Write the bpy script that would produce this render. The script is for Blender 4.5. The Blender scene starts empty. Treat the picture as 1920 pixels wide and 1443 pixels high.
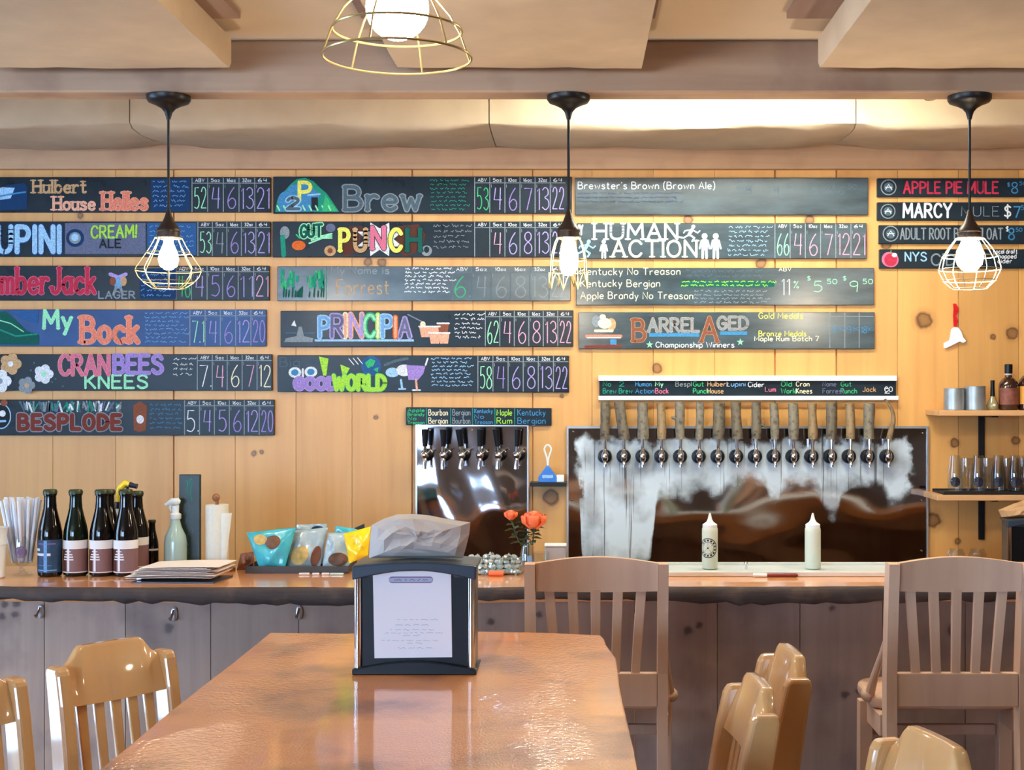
import bpy, math, random
from mathutils import Vector, Matrix
random.seed(7)
SC = bpy.context.scene
COL = SC.collection

# ---------------------------------------------------------------- camera, world, exposure
F, CX, CY, H = 2533.0, 1076.0, 732.0, 1.67      # focal length in pixels, principal point, eye height
cam_data = bpy.data.cameras.new('camera'); cam = bpy.data.objects.new('camera', cam_data); COL.objects.link(cam)
cam.location = (0, 0, H); cam.rotation_euler = (math.pi/2, 0, 0)
cam_data.sensor_width = 36.0; cam_data.lens = F/1920*36.0
cam_data.shift_x = (960-CX)/1920; cam_data.shift_y = (CY-721.5)/1920
cam_data.clip_start = 0.05; cam_data.clip_end = 60
SC.camera = cam
w = bpy.data.worlds.new('world'); SC.world = w; w.use_nodes = True
w.node_tree.nodes['Background'].inputs[0].default_value = (0.75, 0.85, 1.0, 1)
w.node_tree.nodes['Background'].inputs[1].default_value = 0.6
SC.view_settings.view_transform = 'Standard'; SC.view_settings.look = 'None'
SC.view_settings.exposure = 0.40; SC.view_settings.gamma = 1.0; SC.view_settings.use_curve_mapping = False
SC.cycles.max_bounces = 10; SC.cycles.caustics_reflective = False; SC.cycles.caustics_refractive = False
SC.cycles.sample_clamp_indirect = 6.0

TUBE, PEND, BIGLAMP, DAY = 76.0, 230.0, 82.0, 27.0      # emission of tubes, pendant bulbs, dome-lamp globes, window panes

# ---------------------------------------------------------------- helpers
def lin(c):
    return c/12.92 if c <= .04045 else ((c+.055)/1.055)**2.4
def S(r, g, b):                                    # sRGB 0-255 -> linear rgba
    return (lin(r/255), lin(g/255), lin(b/255), 1)
def P(u, v, d):                                    # photo pixel at depth d -> world
    return Vector(((u-CX)*d/F, d, H-(v-CY)*d/F))
def PZ(u, v, z):                                   # photo pixel on the horizontal plane z
    d = (H-z)*F/(v-CY); return Vector(((u-CX)*d/F, d, z))

MATS = {}
def new_mat(name):
    m = bpy.data.materials.new(name); m.use_nodes = True; MATS[name] = m
    nt = m.node_tree; return m, nt, nt.nodes['Principled BSDF']
def node(nt, typ, **kw):
    n = nt.nodes.new(typ)
    for k, v in kw.items():
        if k.startswith('i_'):
            key = k[2:]; key = int(key) if key.isdigit() else key
            n.inputs[key].default_value = v
        else: setattr(n, k, v)
    return n
def ramp(nt, fac, stops):
    r = nt.nodes.new('ShaderNodeValToRGB'); e = r.color_ramp.elements
    while len(e) < len(stops): e.new(0.5)
    for i, (p, c) in enumerate(stops): e[i].position = p; e[i].color = c
    nt.links.new(fac, r.inputs[0]); return r.outputs[0]
def mixc(nt, fac, a, b, mode='MIX'):
    m = nt.nodes.new('ShaderNodeMix'); m.data_type = 'RGBA'; m.blend_type = mode
    for val, idx in ((fac, 0), (a, 6), (b, 7)):
        if hasattr(val, 'links'): nt.links.new(val, m.inputs[idx])
        else: m.inputs[idx].default_value = val
    return m.outputs[2]
def plain(name, col, rough=.5, metal=0, var=.0, scale=30, bump=0, coat=0, spec=.5, trans=0, ior=1.45, sheen=0):
    m, nt, b = new_mat(name)
    b.inputs['Base Color'].default_value = col; b.inputs['Roughness'].default_value = rough
    b.inputs['Metallic'].default_value = metal; b.inputs['Coat Weight'].default_value = coat
    b.inputs['Coat Roughness'].default_value = .08
    b.inputs['Specular IOR Level'].default_value = spec
    b.inputs['Transmission Weight'].default_value = trans; b.inputs['IOR'].default_value = ior
    if var or bump:
        tc = node(nt, 'ShaderNodeTexCoord'); nz = node(nt, 'ShaderNodeTexNoise', i_Scale=scale, i_Detail=5.0)
        nt.links.new(tc.outputs['Object'], nz.inputs['Vector'])
        if var:
            lo = tuple(x*(1-var) for x in col[:3])+(1,); hi = tuple(min(1, x*(1+var)) for x in col[:3])+(1,)
            nt.links.new(ramp(nt, nz.outputs[0], [(.3, lo), (.7, hi)]), b.inputs['Base Color'])
        if bump:
            bp = node(nt, 'ShaderNodeBump', i_Strength=bump, i_Distance=.01)
            nt.links.new(nz.outputs[0], bp.inputs['Height']); nt.links.new(bp.outputs[0], b.inputs['Normal'])
    return m
def emit(name, col, strength):
    m, nt, b = new_mat(name)
    b.inputs['Base Color'].default_value = (.8, .8, .8, 1)
    b.inputs['Emission Color'].default_value = col; b.inputs['Emission Strength'].default_value = strength
    return m
def wood(name, light, dark, axis='Z', grain=1.0, rough=.5, coat=0, coat_rough=.1, bump=.05, island=.0, varnish=0, blotch=.0, blotch_col=None, bscale=5.0, cspec=.5):
    """procedural timber; the grain runs along axis; island = shade difference from board to board"""
    m, nt, b = new_mat(name)
    tc = node(nt, 'ShaderNodeTexCoord'); geo = node(nt, 'ShaderNodeNewGeometry')
    mp = node(nt, 'ShaderNodeMapping')
    sc = {'X': (1.2, 22, 22), 'Y': (22, 1.2, 22), 'Z': (22, 22, 1.2)}[axis]
    mp.inputs['Scale'].default_value = tuple(s*grain for s in sc)
    off = node(nt, 'ShaderNodeVectorMath', operation='MULTIPLY_ADD')
    nt.links.new(geo.outputs['Random Per Island'], off.inputs[0]); off.inputs[1].default_value = (17, 23, 31)
    nt.links.new(tc.outputs['Object'], off.inputs[2])
    nt.links.new(off.outputs[0], mp.inputs['Vector'])
    n1 = node(nt, 'ShaderNodeTexNoise', i_Scale=1.0, i_Detail=6.0, i_Roughness=.6, i_Distortion=.6)
    nt.links.new(mp.outputs[0], n1.inputs['Vector'])
    mp2 = node(nt, 'ShaderNodeMapping'); mp2.inputs['Scale'].default_value = tuple(s*grain*.16 for s in sc)
    nt.links.new(off.outputs[0], mp2.inputs['Vector'])
    n2 = node(nt, 'ShaderNodeTexNoise', i_Scale=1.0, i_Detail=3.0, i_Distortion=1.2)
    nt.links.new(mp2.outputs[0], n2.inputs['Vector'])
    mid = tuple((l*.6+d*.4) for l, d in zip(light, dark))
    c = ramp(nt, n1.outputs[0], [(.25, dark), (.48, mid), (.72, light)])
    c2 = ramp(nt, n2.outputs[0], [(.3, tuple(d*.5+l*.5 for l, d in zip(light, dark))), (.65, light)])
    c = mixc(nt, .55, c, c2)
    if island:
        mr = node(nt, 'ShaderNodeMapRange'); mr.inputs[3].default_value = 1-island; mr.inputs[4].default_value = 1+island*.5
        nt.links.new(geo.outputs['Random Per Island'], mr.inputs[0])
        vm = node(nt, 'ShaderNodeVectorMath', operation='SCALE'); nt.links.new(c, vm.inputs[0]); nt.links.new(mr.outputs[0], vm.inputs['Scale'])
        c = vm.outputs[0]
    if blotch:
        n3 = node(nt, 'ShaderNodeTexNoise', i_Scale=bscale, i_Detail=4.0); nt.links.new(tc.outputs['Object'], n3.inputs['Vector'])
        f = ramp(nt, n3.outputs[0], [(.5, (0, 0, 0, 1)), (.72, (blotch,)*3+(1,))])
        c = mixc(nt, f, c, blotch_col or dark)
    nt.links.new(c, b.inputs['Base Color']); b.inputs['Specular IOR Level'].default_value = cspec
    b.inputs['Roughness'].default_value = rough; b.inputs['Coat Weight'].default_value = coat; b.inputs['Coat Roughness'].default_value = coat_rough
    bp = node(nt, 'ShaderNodeBump', i_Strength=bump, i_Distance=.004)
    nt.links.new(n1.outputs[0], bp.inputs['Height']); nt.links.new(bp.outputs[0], b.inputs['Normal'])
    if varnish:
        n4 = node(nt, 'ShaderNodeTexNoise', i_Scale=95.0, i_Detail=3.0); nt.links.new(tc.outputs['Object'], n4.inputs['Vector'])
        b4 = node(nt, 'ShaderNodeBump', i_Strength=varnish, i_Distance=.01)
        if blotch:                               # brush marks are coarser on the worn strips along both long sides
            sx = node(nt, 'ShaderNodeSeparateXYZ'); nt.links.new(tc.outputs['Object'], sx.inputs[0])
            wv = node(nt, 'ShaderNodeMath', operation='PINGPONG'); nt.links.new(sx.outputs[0], wv.inputs[0]); wv.inputs[1].default_value = .30
            n6 = node(nt, 'ShaderNodeTexNoise', i_Scale=4.0, i_Detail=3.0); nt.links.new(tc.outputs['Object'], n6.inputs['Vector'])
            ad = node(nt, 'ShaderNodeMath', operation='MULTIPLY'); nt.links.new(wv.outputs[0], ad.inputs[0]); nt.links.new(n6.outputs[0], ad.inputs[1])
            mr6 = node(nt, 'ShaderNodeMapRange'); nt.links.new(ad.outputs[0], mr6.inputs[0]); mr6.inputs[1].default_value = .085; mr6.inputs[2].default_value = .15; mr6.inputs[3].default_value = varnish; mr6.inputs[4].default_value = varnish*24
            nt.links.new(mr6.outputs[0], b4.inputs['Strength'])
            n7 = node(nt, 'ShaderNodeTexNoise', i_Scale=240.0, i_Detail=2.0); nt.links.new(tc.outputs['Object'], n7.inputs['Vector'])
            b7 = node(nt, 'ShaderNodeBump', i_Strength=.55, i_Distance=.004); nt.links.new(n7.outputs[0], b7.inputs['Height']); nt.links.new(bp.outputs[0], b7.inputs['Normal']); nt.links.new(b7.outputs[0], b.inputs['Normal'])
        nt.links.new(n4.outputs[0], b4.inputs['Height']); nt.links.new(b4.outputs[0], b.inputs['Coat Normal'])
    return m, nt, b, c

class MB:
    """collects shapes (world or local coordinates) and links them as ONE mesh object"""
    def __init__(s): s.v = []; s.f = []; s.m = []; s.sm = []
    def add(s, verts, faces, mat=0, smooth=False):
        o = len(s.v); s.v += [tuple(x) for x in verts]
        for fc in faces: s.f.append([i+o for i in fc]); s.m.append(mat); s.sm.append(smooth)
        return s
    def box(s, a, b, mat=0):
        x0, x1 = sorted((a[0], b[0])); y0, y1 = sorted((a[1], b[1])); z0, z1 = sorted((a[2], b[2]))
        vs = [(x0,y0,z0),(x1,y0,z0),(x1,y1,z0),(x0,y1,z0),(x0,y0,z1),(x1,y0,z1),(x1,y1,z1),(x0,y1,z1)]
        return s.add(vs, [(0,3,2,1),(4,5,6,7),(0,1,5,4),(1,2,6,5),(2,3,7,6),(3,0,4,7)], mat)
    def hexa(s, bottom, top, mat=0):             # two quads of four points each
        return s.add(list(bottom)+list(top), [(3,2,1,0),(4,5,6,7),(0,1,5,4),(1,2,6,5),(2,3,7,6),(3,0,4,7)], mat)
    def prism(s, pts, vec, mat=0):               # planar polygon pushed along vec
        n = len(pts); vec = Vector(vec); a = [Vector(p) for p in pts]
        fs = [tuple(range(n)), tuple(range(2*n-1, n-1, -1))] + [(i, n+i, n+(i+1) % n, (i+1) % n) for i in range(n)]
        return s.add(a+[p+vec for p in a], fs, mat)
    def lathe(s, c, prof, n=20, mat=0, axis='Z', cap=True, smooth=True):
        c = Vector(c); vs = []; fs = []
        for r, h in prof:
            for i in range(n):
                a = 2*math.pi*i/n; x, y = r*math.cos(a), r*math.sin(a)
                vs.append(c+Vector({'Z': (x, y, h), 'Y': (x, h, y), 'X': (h, x, y)}[axis]))
        k = len(prof)
        for j in range(k-1):
            for i in range(n):
                q = (j*n+i, j*n+(i+1) % n, (j+1)*n+(i+1) % n, (j+1)*n+i)
                fs.append(q if axis != 'Y' else q[::-1])
        if cap:
            fs.append(tuple(range(n))[::-1]); fs.append(tuple(range((k-1)*n, k*n)))
        return s.add(vs, fs, mat, smooth)
    def tube(s, path, r, n=8, mat=0, closed=False, cap=True):
        path = [Vector(p) for p in path]; k = len(path)
        rs = r if isinstance(r, (list, tuple)) else [r]*k
        vs = []; fs = []; up = None
        for i, p in enumerate(path):
            if closed: t = path[(i+1) % k]-path[i-1]
            else: t = path[min(i+1, k-1)]-path[max(i-1, 0)]
            t.normalize()
            if up is None:
                up = Vector((0, 0, 1)) if abs(t.z) < .9 else Vector((1, 0, 0))
            sx = up.cross(t)
            if sx.length < 1e-6: sx = Vector((1, 0, 0)).cross(t)
            sx.normalize(); up = t.cross(sx).normalized()
            for j in range(n):
                a = 2*math.pi*j/n; vs.append(p+sx*rs[i]*math.cos(a)+up*rs[i]*math.sin(a))
        for i in range(k if closed else k-1):
            for j in range(n):
                fs.append((i*n+j, i*n+(j+1) % n, ((i+1) % k)*n+(j+1) % n, ((i+1) % k)*n+j))
        if cap and not closed: fs.append(tuple(range(n))[::-1]); fs.append(tuple(range((k-1)*n, k*n)))
        return s.add(vs, fs, mat, True)
    def ring(s, c, R, r, n=28, k=6, mat=0):
        c = Vector(c); return s.tube([c+Vector((R*math.cos(2*math.pi*i/n), R*math.sin(2*math.pi*i/n), 0)) for i in range(n)], r, k, mat, closed=True)
    def ball(s, c, r, n=16, mat=0, sq=(1, 1, 1)):
        c = Vector(c); k = n//2; vs = []; fs = []
        for j in range(1, k):
            t = math.pi*j/k
            for i in range(n):
                a = 2*math.pi*i/n
                vs.append(c+Vector((r*sq[0]*math.sin(t)*math.cos(a), r*sq[1]*math.sin(t)*math.sin(a), -r*sq[2]*math.cos(t))))
        for j in range(k-2):
            for i in range(n): fs.append((j*n+i, j*n+(i+1) % n, (j+1)*n+(i+1) % n, (j+1)*n+i))
        b = len(vs); vs += [c+Vector((0, 0, -r*sq[2])), c+Vector((0, 0, r*sq[2]))]
        for i in range(n):
            fs.append((b, (i+1) % n, i)); fs.append((b+1, (k-2)*n+i, (k-2)*n+(i+1) % n))
        return s.add(vs, fs, mat, True)
    def build(s, name, mats, parent=None, origin=None, bevel=0, seg=2, local=False, subsurf=0, sharp=35):
        if not isinstance(mats, (list, tuple)): mats = [mats]
        org = Vector((0, 0, 0))
        if parent is not None and not local: org = Vector(parent['_w'])
        elif origin is not None: org = Vector(origin)
        me = bpy.data.meshes.new(name)
        me.from_pydata([tuple(Vector(p)-org) for p in s.v], [], s.f)
        for m in mats: me.materials.append(MATS[m] if isinstance(m, str) else m)
        me.polygons.foreach_set('material_index', s.m); me.polygons.foreach_set('use_smooth', s.sm)
        me.update()
        if any(s.sm): me.set_sharp_from_angle(angle=math.radians(sharp))
        o = bpy.data.objects.new(name, me); COL.objects.link(o)
        if parent is not None:
            o.parent = parent; o['_w'] = parent['_w'] if not local else (0, 0, 0)
        else:
            o.location = org; o['_w'] = tuple(org)
        if bevel:
            bm = o.modifiers.new('bevel', 'BEVEL'); bm.width = bevel; bm.segments = seg; bm.limit_method = 'ANGLE'; bm.angle_limit = math.radians(40)
        if subsurf:
            sm = o.modifiers.new('sub', 'SUBSURF'); sm.levels = subsurf; sm.render_levels = subsurf
        return o
def tag(o, label, cat, group=None, kind=None):
    o['label'] = label; o['category'] = cat
    if group: o['group'] = group
    if kind: o['kind'] = kind
    return o
def thing(name, label, cat, loc=(0, 0, 0), group=None, rotz=0):
    o = bpy.data.objects.new(name, None); COL.objects.link(o); o.empty_display_size = .05
    o.location = loc; o.rotation_euler = (0, 0, rotz); o['_w'] = tuple(loc)
    return tag(o, label, cat, group)
def structure(name, mb, mat, **kw):
    o = mb.build(name, mat, **kw); o['kind'] = 'structure'; return o
def dup(root, loc, label=None, rotz=None, scale=None):
    def cp(o, par):
        c = o.copy(); COL.objects.link(c)
        if par is not None: c.parent = par
        for ch in o.children: cp(ch, c)
        return c
    r = cp(root, None); r.location = loc; r['_w'] = tuple(loc)
    if label: r['label'] = label
    if rotz is not None: r.rotation_euler = (0, 0, rotz)
    if scale: r.scale = scale
    return r

# ---------------------------------------------------------------- materials
def chalk(name, col, alpha=1.0):
    m, nt, b = new_mat('chalk_'+name)
    tc = node(nt, 'ShaderNodeTexCoord'); nz = node(nt, 'ShaderNodeTexNoise', i_Scale=260.0, i_Detail=2.0)
    nt.links.new(tc.outputs['Object'], nz.inputs['Vector'])
    lo = tuple(x*.62*alpha+.01 for x in col[:3])+(1,); hi = tuple(x*alpha+.01*(1-alpha) for x in col[:3])+(1,)
    nt.links.new(ramp(nt, nz.outputs[0], [(.35, lo), (.6, hi)]), b.inputs['Base Color'])
    b.inputs['Roughness'].default_value = .9; b.inputs['Specular IOR Level'].default_value = .1
for n_, c_ in dict(white=(232,236,240), grey=(140,150,158), dim=(84,104,116), blue=(120,170,225), deepblue=(50,95,150), navy=(28,62,105),
        pink=(222,120,150), red=(196,52,78), coral=(240,140,115), peach=(240,178,150), orange=(226,110,50), tan=(205,165,120),
        yellow=(238,236,110), lime=(170,226,80), mint=(160,238,190), green=(60,185,120), teal=(38,150,125), dkteal=(24,92,82),
        lilac=(180,160,225), violet=(164,138,210), ppink=(224,168,196), brown=(140,82,62), dkbrown=(92,52,42), lightblue=(165,210,245), cream=(245,235,200),
        board=(38,46,52), slate=(105,112,140), maroon=(125,58,50), skyblue=(70,140,190)).items(): chalk(n_, S(*c_))
m, nt, b = new_mat('chalkboard')
tc = node(nt, 'ShaderNodeTexCoord'); nz = node(nt, 'ShaderNodeTexNoise', i_Scale=3.5, i_Detail=6.0, i_Roughness=.65)
nt.links.new(tc.outputs['Object'], nz.inputs['Vector'])
nt.links.new(ramp(nt, nz.outputs[0], [(.3, S(22,30,36)), (.75, S(38,50,60))]), b.inputs['Base Color'])
nt.links.new(ramp(nt, nz.outputs[0], [(.3, (.24,)*3+(1,)), (.7, (.36,)*3+(1,))]), b.inputs['Roughness'])
b.inputs['Specular IOR Level'].default_value = .16
m, nt, b = new_mat('chalkboard_hazy')           # paler base: chalk smears, plus glare haze put into the colour
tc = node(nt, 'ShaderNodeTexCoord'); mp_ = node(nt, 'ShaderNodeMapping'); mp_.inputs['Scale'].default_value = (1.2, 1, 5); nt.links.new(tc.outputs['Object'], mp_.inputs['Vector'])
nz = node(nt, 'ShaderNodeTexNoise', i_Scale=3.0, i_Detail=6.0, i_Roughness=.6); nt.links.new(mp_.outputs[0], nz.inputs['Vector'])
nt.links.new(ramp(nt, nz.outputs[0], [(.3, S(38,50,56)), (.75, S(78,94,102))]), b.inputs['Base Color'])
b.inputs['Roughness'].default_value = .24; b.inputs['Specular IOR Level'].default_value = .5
m, nt, b = new_mat('chalkboard_blue')
tc = node(nt, 'ShaderNodeTexCoord'); nz = node(nt, 'ShaderNodeTexNoise', i_Scale=3.5, i_Detail=6.0, i_Roughness=.65)
nt.links.new(tc.outputs['Object'], nz.inputs['Vector'])
nt.links.new(ramp(nt, nz.outputs[0], [(.3, S(22,52,100)), (.75, S(36,80,138))]), b.inputs['Base Color'])
b.inputs['Roughness'].default_value = .4; b.inputs['Specular IOR Level'].default_value = .3

# wall boards with knots at their places
KNOTS = [(1733,600,15),(1033,932,15),(1749,975,14),(1898,625,11),(1790,830,8),(1905,825,8),(1862,631,5),(1290,412,9),(1518,412,9),
         (1427,493,10),(1662,458,10),(716,492,8),(690,490,8),(150,405,6),(705,782,4),(1232,690,9),(1795,1015,6),(1054,742,4),(476,850,5),(490,846,4)]
def add_knots(nt, b, c, knots, d, dark, rings):
    tc = node(nt, 'ShaderNodeTexCoord'); sep = node(nt, 'ShaderNodeSeparateXYZ')
    geo = node(nt, 'ShaderNodeNewGeometry'); nt.links.new(geo.outputs['Position'], sep.inputs[0])
    nz = node(nt, 'ShaderNodeTexNoise', i_Scale=30.0, i_Detail=3.0); nt.links.new(geo.outputs['Position'], nz.inputs['Vector'])
    cmb = node(nt, 'ShaderNodeCombineXYZ'); nt.links.new(sep.outputs[0], cmb.inputs[0]); nt.links.new(sep.outputs[2], cmb.inputs[2])
    wob = node(nt, 'ShaderNodeVectorMath', operation='MULTIPLY_ADD'); nt.links.new(nz.outputs[1], wob.inputs[0]); wob.inputs[1].default_value = (.022, 0, .022); nt.links.new(cmb.outputs[0], wob.inputs[2])
    prev = None
    for (u_, v_, r_) in knots:
        q = P(u_, v_, d); q.y = 0
        ds = node(nt, 'ShaderNodeVectorMath', operation='DISTANCE'); nt.links.new(wob.outputs[0], ds.inputs[0]); ds.inputs[1].default_value = q+Vector((.011, 0, .011))
        dv = node(nt, 'ShaderNodeMath', operation='DIVIDE'); nt.links.new(ds.outputs['Value'], dv.inputs[0]); dv.inputs[1].default_value = r_*d/F
        if prev is None: prev = dv.outputs[0]
        else:
            mn = node(nt, 'ShaderNodeMath', operation='MINIMUM'); nt.links.new(prev, mn.inputs[0]); nt.links.new(dv.outputs[0], mn.inputs[1]); prev = mn.outputs[0]
    half = node(nt, 'ShaderNodeMath', operation='MULTIPLY'); nt.links.new(prev, half.inputs[0]); half.inputs[1].default_value = .5
    g = lambda x: (x, x, x, 1)
    fac = ramp(nt, half.outputs[0], rings)
    c = mixc(nt, fac, c, dark); nt.links.new(c, b.inputs['Base Color'])
g = lambda x: (x, x, x, 1)
m, nt, b, c = wood('wall_pine', S(228,172,100), S(192,130,66), 'Z', .8, .42, bump=.04, island=.15)
add_knots(nt, b, c, KNOTS, 5.6, S(86, 46, 22), [(0, g(.62)), (.3, g(.7)), (.43, g(.92)), (.5, g(.6)), (.6, g(.18)), (.95, g(0))])
wood('beam_wood', S(180,150,122), S(132,100,78), 'X', .8, .6, bump=.06, blotch=.5, blotch_col=S(105,70,58))
wood('header_wood', S(205,165,125), S(150,108,76), 'X', .8, .55, blotch=.45, blotch_col=S(140,95,70))
wood('batten_wood', S(150,120,105), S(112,86,76), 'Y', .8, .6)
m, nt, b, c = wood('bar_boards', S(182,150,130), S(132,102,90), 'Z', .9, .55, island=.2, blotch=.7, blotch_col=S(112,84,78), bump=.05)
add_knots(nt, b, c, [(1291,1182,9),(1310,1172,6),(1785,1182,10),(316,1176,10),(8,1132,7),(30,1130,7),(30,1152,7),(5,1155,7),(920,1165,6),(1585,1302,7),(1610,1295,6),(1012,1152,6),(1560,1140,6)], 4.36, S(70,48,44), [(0, g(.9)), (.4, g(.7)), (.52, g(.3)), (.7, g(.1)), (.95, g(0))])
wood('bar_slab', S(238,168,108), S(196,120,70), 'X', .6, .35, coat=1, coat_rough=.08)
wood('bark', S(74,58,52), S(24,18,18), 'X', 1.6, .8, bump=.9, blotch=.6, blotch_col=S(104,80,64), bscale=14.0)
wood('table_slab', S(236,158,84), S(190,106,50), 'X', .4, .34, coat=1, coat_rough=.05, varnish=.018, blotch=.8, blotch_col=S(96,44,26), bump=.02, cspec=.6)
wood('stool_wood', S(214,176,148), S(180,138,112), 'Z', .8, .5, coat=.2, coat_rough=.25, bump=.03)
wood('chair_wood', S(216,164,104), S(190,132,74), 'Z', .6, .4, coat=1, coat_rough=.06, bump=.02)
wood('shelf_wood', S(222,172,118), S(184,130,82), 'X', .8, .5)
wood('log_bark', S(118,106,88), S(44,36,30), 'Z', 2.5, .85, bump=.9, blotch=.95, blotch_col=S(40,34,30), bscale=45.0)
wood('log_grey', S(136,126,108), S(66,56,46), 'Z', 2.5, .85, bump=.9, blotch=.8, blotch_col=S(66,54,44), bscale=60.0)
wood('log_pale', S(152,126,90), S(86,64,44), 'Z', 2.5, .7, bump=.7, blotch=.7, blotch_col=S(76,58,42), bscale=50.0)
wood('knob_wood', S(150,96,60), S(96,56,34), 'Z', 1, .4)
wood('floor_wood', S(120,92,74), S(84,62,50), 'Y', .5, .45, coat=.3)
plain('cream_ceiling', S(196,176,150), .85, var=.05, scale=4)
plain('panel_fabric', S(190,168,140), .95, var=.08, scale=7, bump=.15)
plain('room_paint', S(150,118,92), .8, var=.08, scale=3)
g = lambda x: (x, x, x, 1)
plain('black_metal', S(22,22,24), .38, .2)
plain('bronze_socket', S(58,46,40), .4, .5)
plain('black_plastic', S(12,13,18), .38, spec=.3)
plain('navy_plastic', S(44,56,70), .4, spec=.4)
plain('tray_brown', S(58,50,42), .5)
plain('smoke_plastic', S(86,82,76), .3)
plain('chrome', S(215,218,224), .09, 1)
plain('brushed_steel', S(205,212,218), .25, .7)
plain('wire_brass', S(178,158,108), .3, .8)
plain('wire_pale', S(222,214,188), .3, .7)
plain('paper_white', S(226,228,234), .8)
plain('paper_ink', S(92,98,128), .8)
plain('paper_ink_light', S(168,176,198), .8)
plain('badge_mauve', S(120,96,140), .8)
plain('napkin', S(184,174,166), .9, var=.04, scale=20)
plain('kraft', S(196,152,108), .85, var=.08)
plain('white_plastic', S(226,230,228), .35)
plain('pale_squeeze', S(206,214,196), .35)
plain('towel', S(222,220,204), .95, var=.03, scale=80, bump=.2)
plain('menu_paper', S(240,226,216), .8)
plain('clip_dark', S(50,56,66), .4)
plain('beer_glass', S(14,10,8), .08)
plain('beer_glass_green', S(14,24,14), .08)
plain('label_brown', S(126,92,92), .6)
plain('label_blue', S(36,66,96), .5, var=.3, scale=60)
plain('label_white', S(226,222,220), .6)
plain('cap_gold', S(60,66,46), .4, .6)
plain('yellow_plastic', S(245,208,40), .35)
plain('navy_trigger', S(34,38,58), .35)
plain('spray_body', S(176,200,186), .2, coat=.5)
plain('spray_liquid', S(60,150,130), .2, coat=.5)
plain('green_black', S(34,46,44), .4, var=.2, scale=30)
plain('rose', S(250,122,74), .6, var=.15, scale=60)
plain('stem_green', S(62,92,58), .6)
plain('leaf_green', S(58,84,62), .5, var=.2, scale=40)
plain('blue_plastic', S(56,116,200), .35)
plain('bag_teal', S(70,178,190), .25, var=.25, scale=16, coat=.4)
plain('bag_silver', S(168,186,190), .22, var=.25, scale=22, coat=.4, bump=.3)
plain('bag_yellow', S(240,208,30), .25, var=.12, scale=20, coat=.5, bump=.3)
plain('bag_brown', S(128,78,58), .3, coat=.3)
plain('pretzel', S(112,70,38), .5)
plain('chip_tan', S(206,170,96), .5, var=.2, scale=70)
plain('mint_wrap', S(190,204,198), .15, .35, var=.25, scale=90, coat=.5)
plain('candy_orange', S(232,116,72), .3)
plain('red_ribbon', S(214,28,34), .5)
plain('felt_white', S(232,236,242), .7)
plain('flask_glass', S(150,138,98), .1, coat=.6)
plain('whiskey', S(52,26,18), .06, coat=1)
plain('whiskey_label', S(118,66,52), .6, var=.3, scale=60)
plain('amber_label', S(216,150,62), .6)
plain('dark_label', S(20,22,40), .5)
plain('felt_tray', S(22,20,20), .8)
plain('rubber', S(26,26,26), .7)
m, nt, b = new_mat('glass')                      # thin clear glass: see-through with a mirror sheen at the edges
lw = node(nt, 'ShaderNodeLayerWeight', i_Blend=.35); tr = node(nt, 'ShaderNodeBsdfTransparent'); tr.inputs[0].default_value = (.93, .95, .95, 1)
gl = node(nt, 'ShaderNodeBsdfGlossy'); gl.inputs['Roughness'].default_value = .04
fr = ramp(nt, lw.outputs['Facing'], [(0, g(.06)), (.55, g(.12)), (1, g(.75))])
mx = node(nt, 'ShaderNodeMixShader'); nt.links.new(fr, mx.inputs[0]); nt.links.new(tr.outputs[0], mx.inputs[1]); nt.links.new(gl.outputs[0], mx.inputs[2])
nt.links.new(mx.outputs[0], nt.nodes['Material Output'].inputs['Surface'])
plain('frost_glass', S(222,226,236), .35, trans=.6, ior=1.3)
plain('water_glass', (1, 1, 1, 1), .0, trans=1, ior=1.33)
plain('trim_white', S(236,238,236), .3)
plain('galvanised', S(160,168,172), .4, .6, var=.2, scale=14)
plain('marker_red', S(120,44,40), .4)
plain('steel_tray', S(228,234,232), .35, .45)
emit('bulb_warm', (1, .85, .64, 1), PEND)
emit('bulb_big', (1, .88, .70, 1), BIGLAMP)
emit('tube_light', (.92, 1, .90, 1), TUBE)
emit('window_light', (.42, .66, 1, 1), DAY)
emit('door_light', (.42, .66, 1, 1), 11.0)

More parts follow.
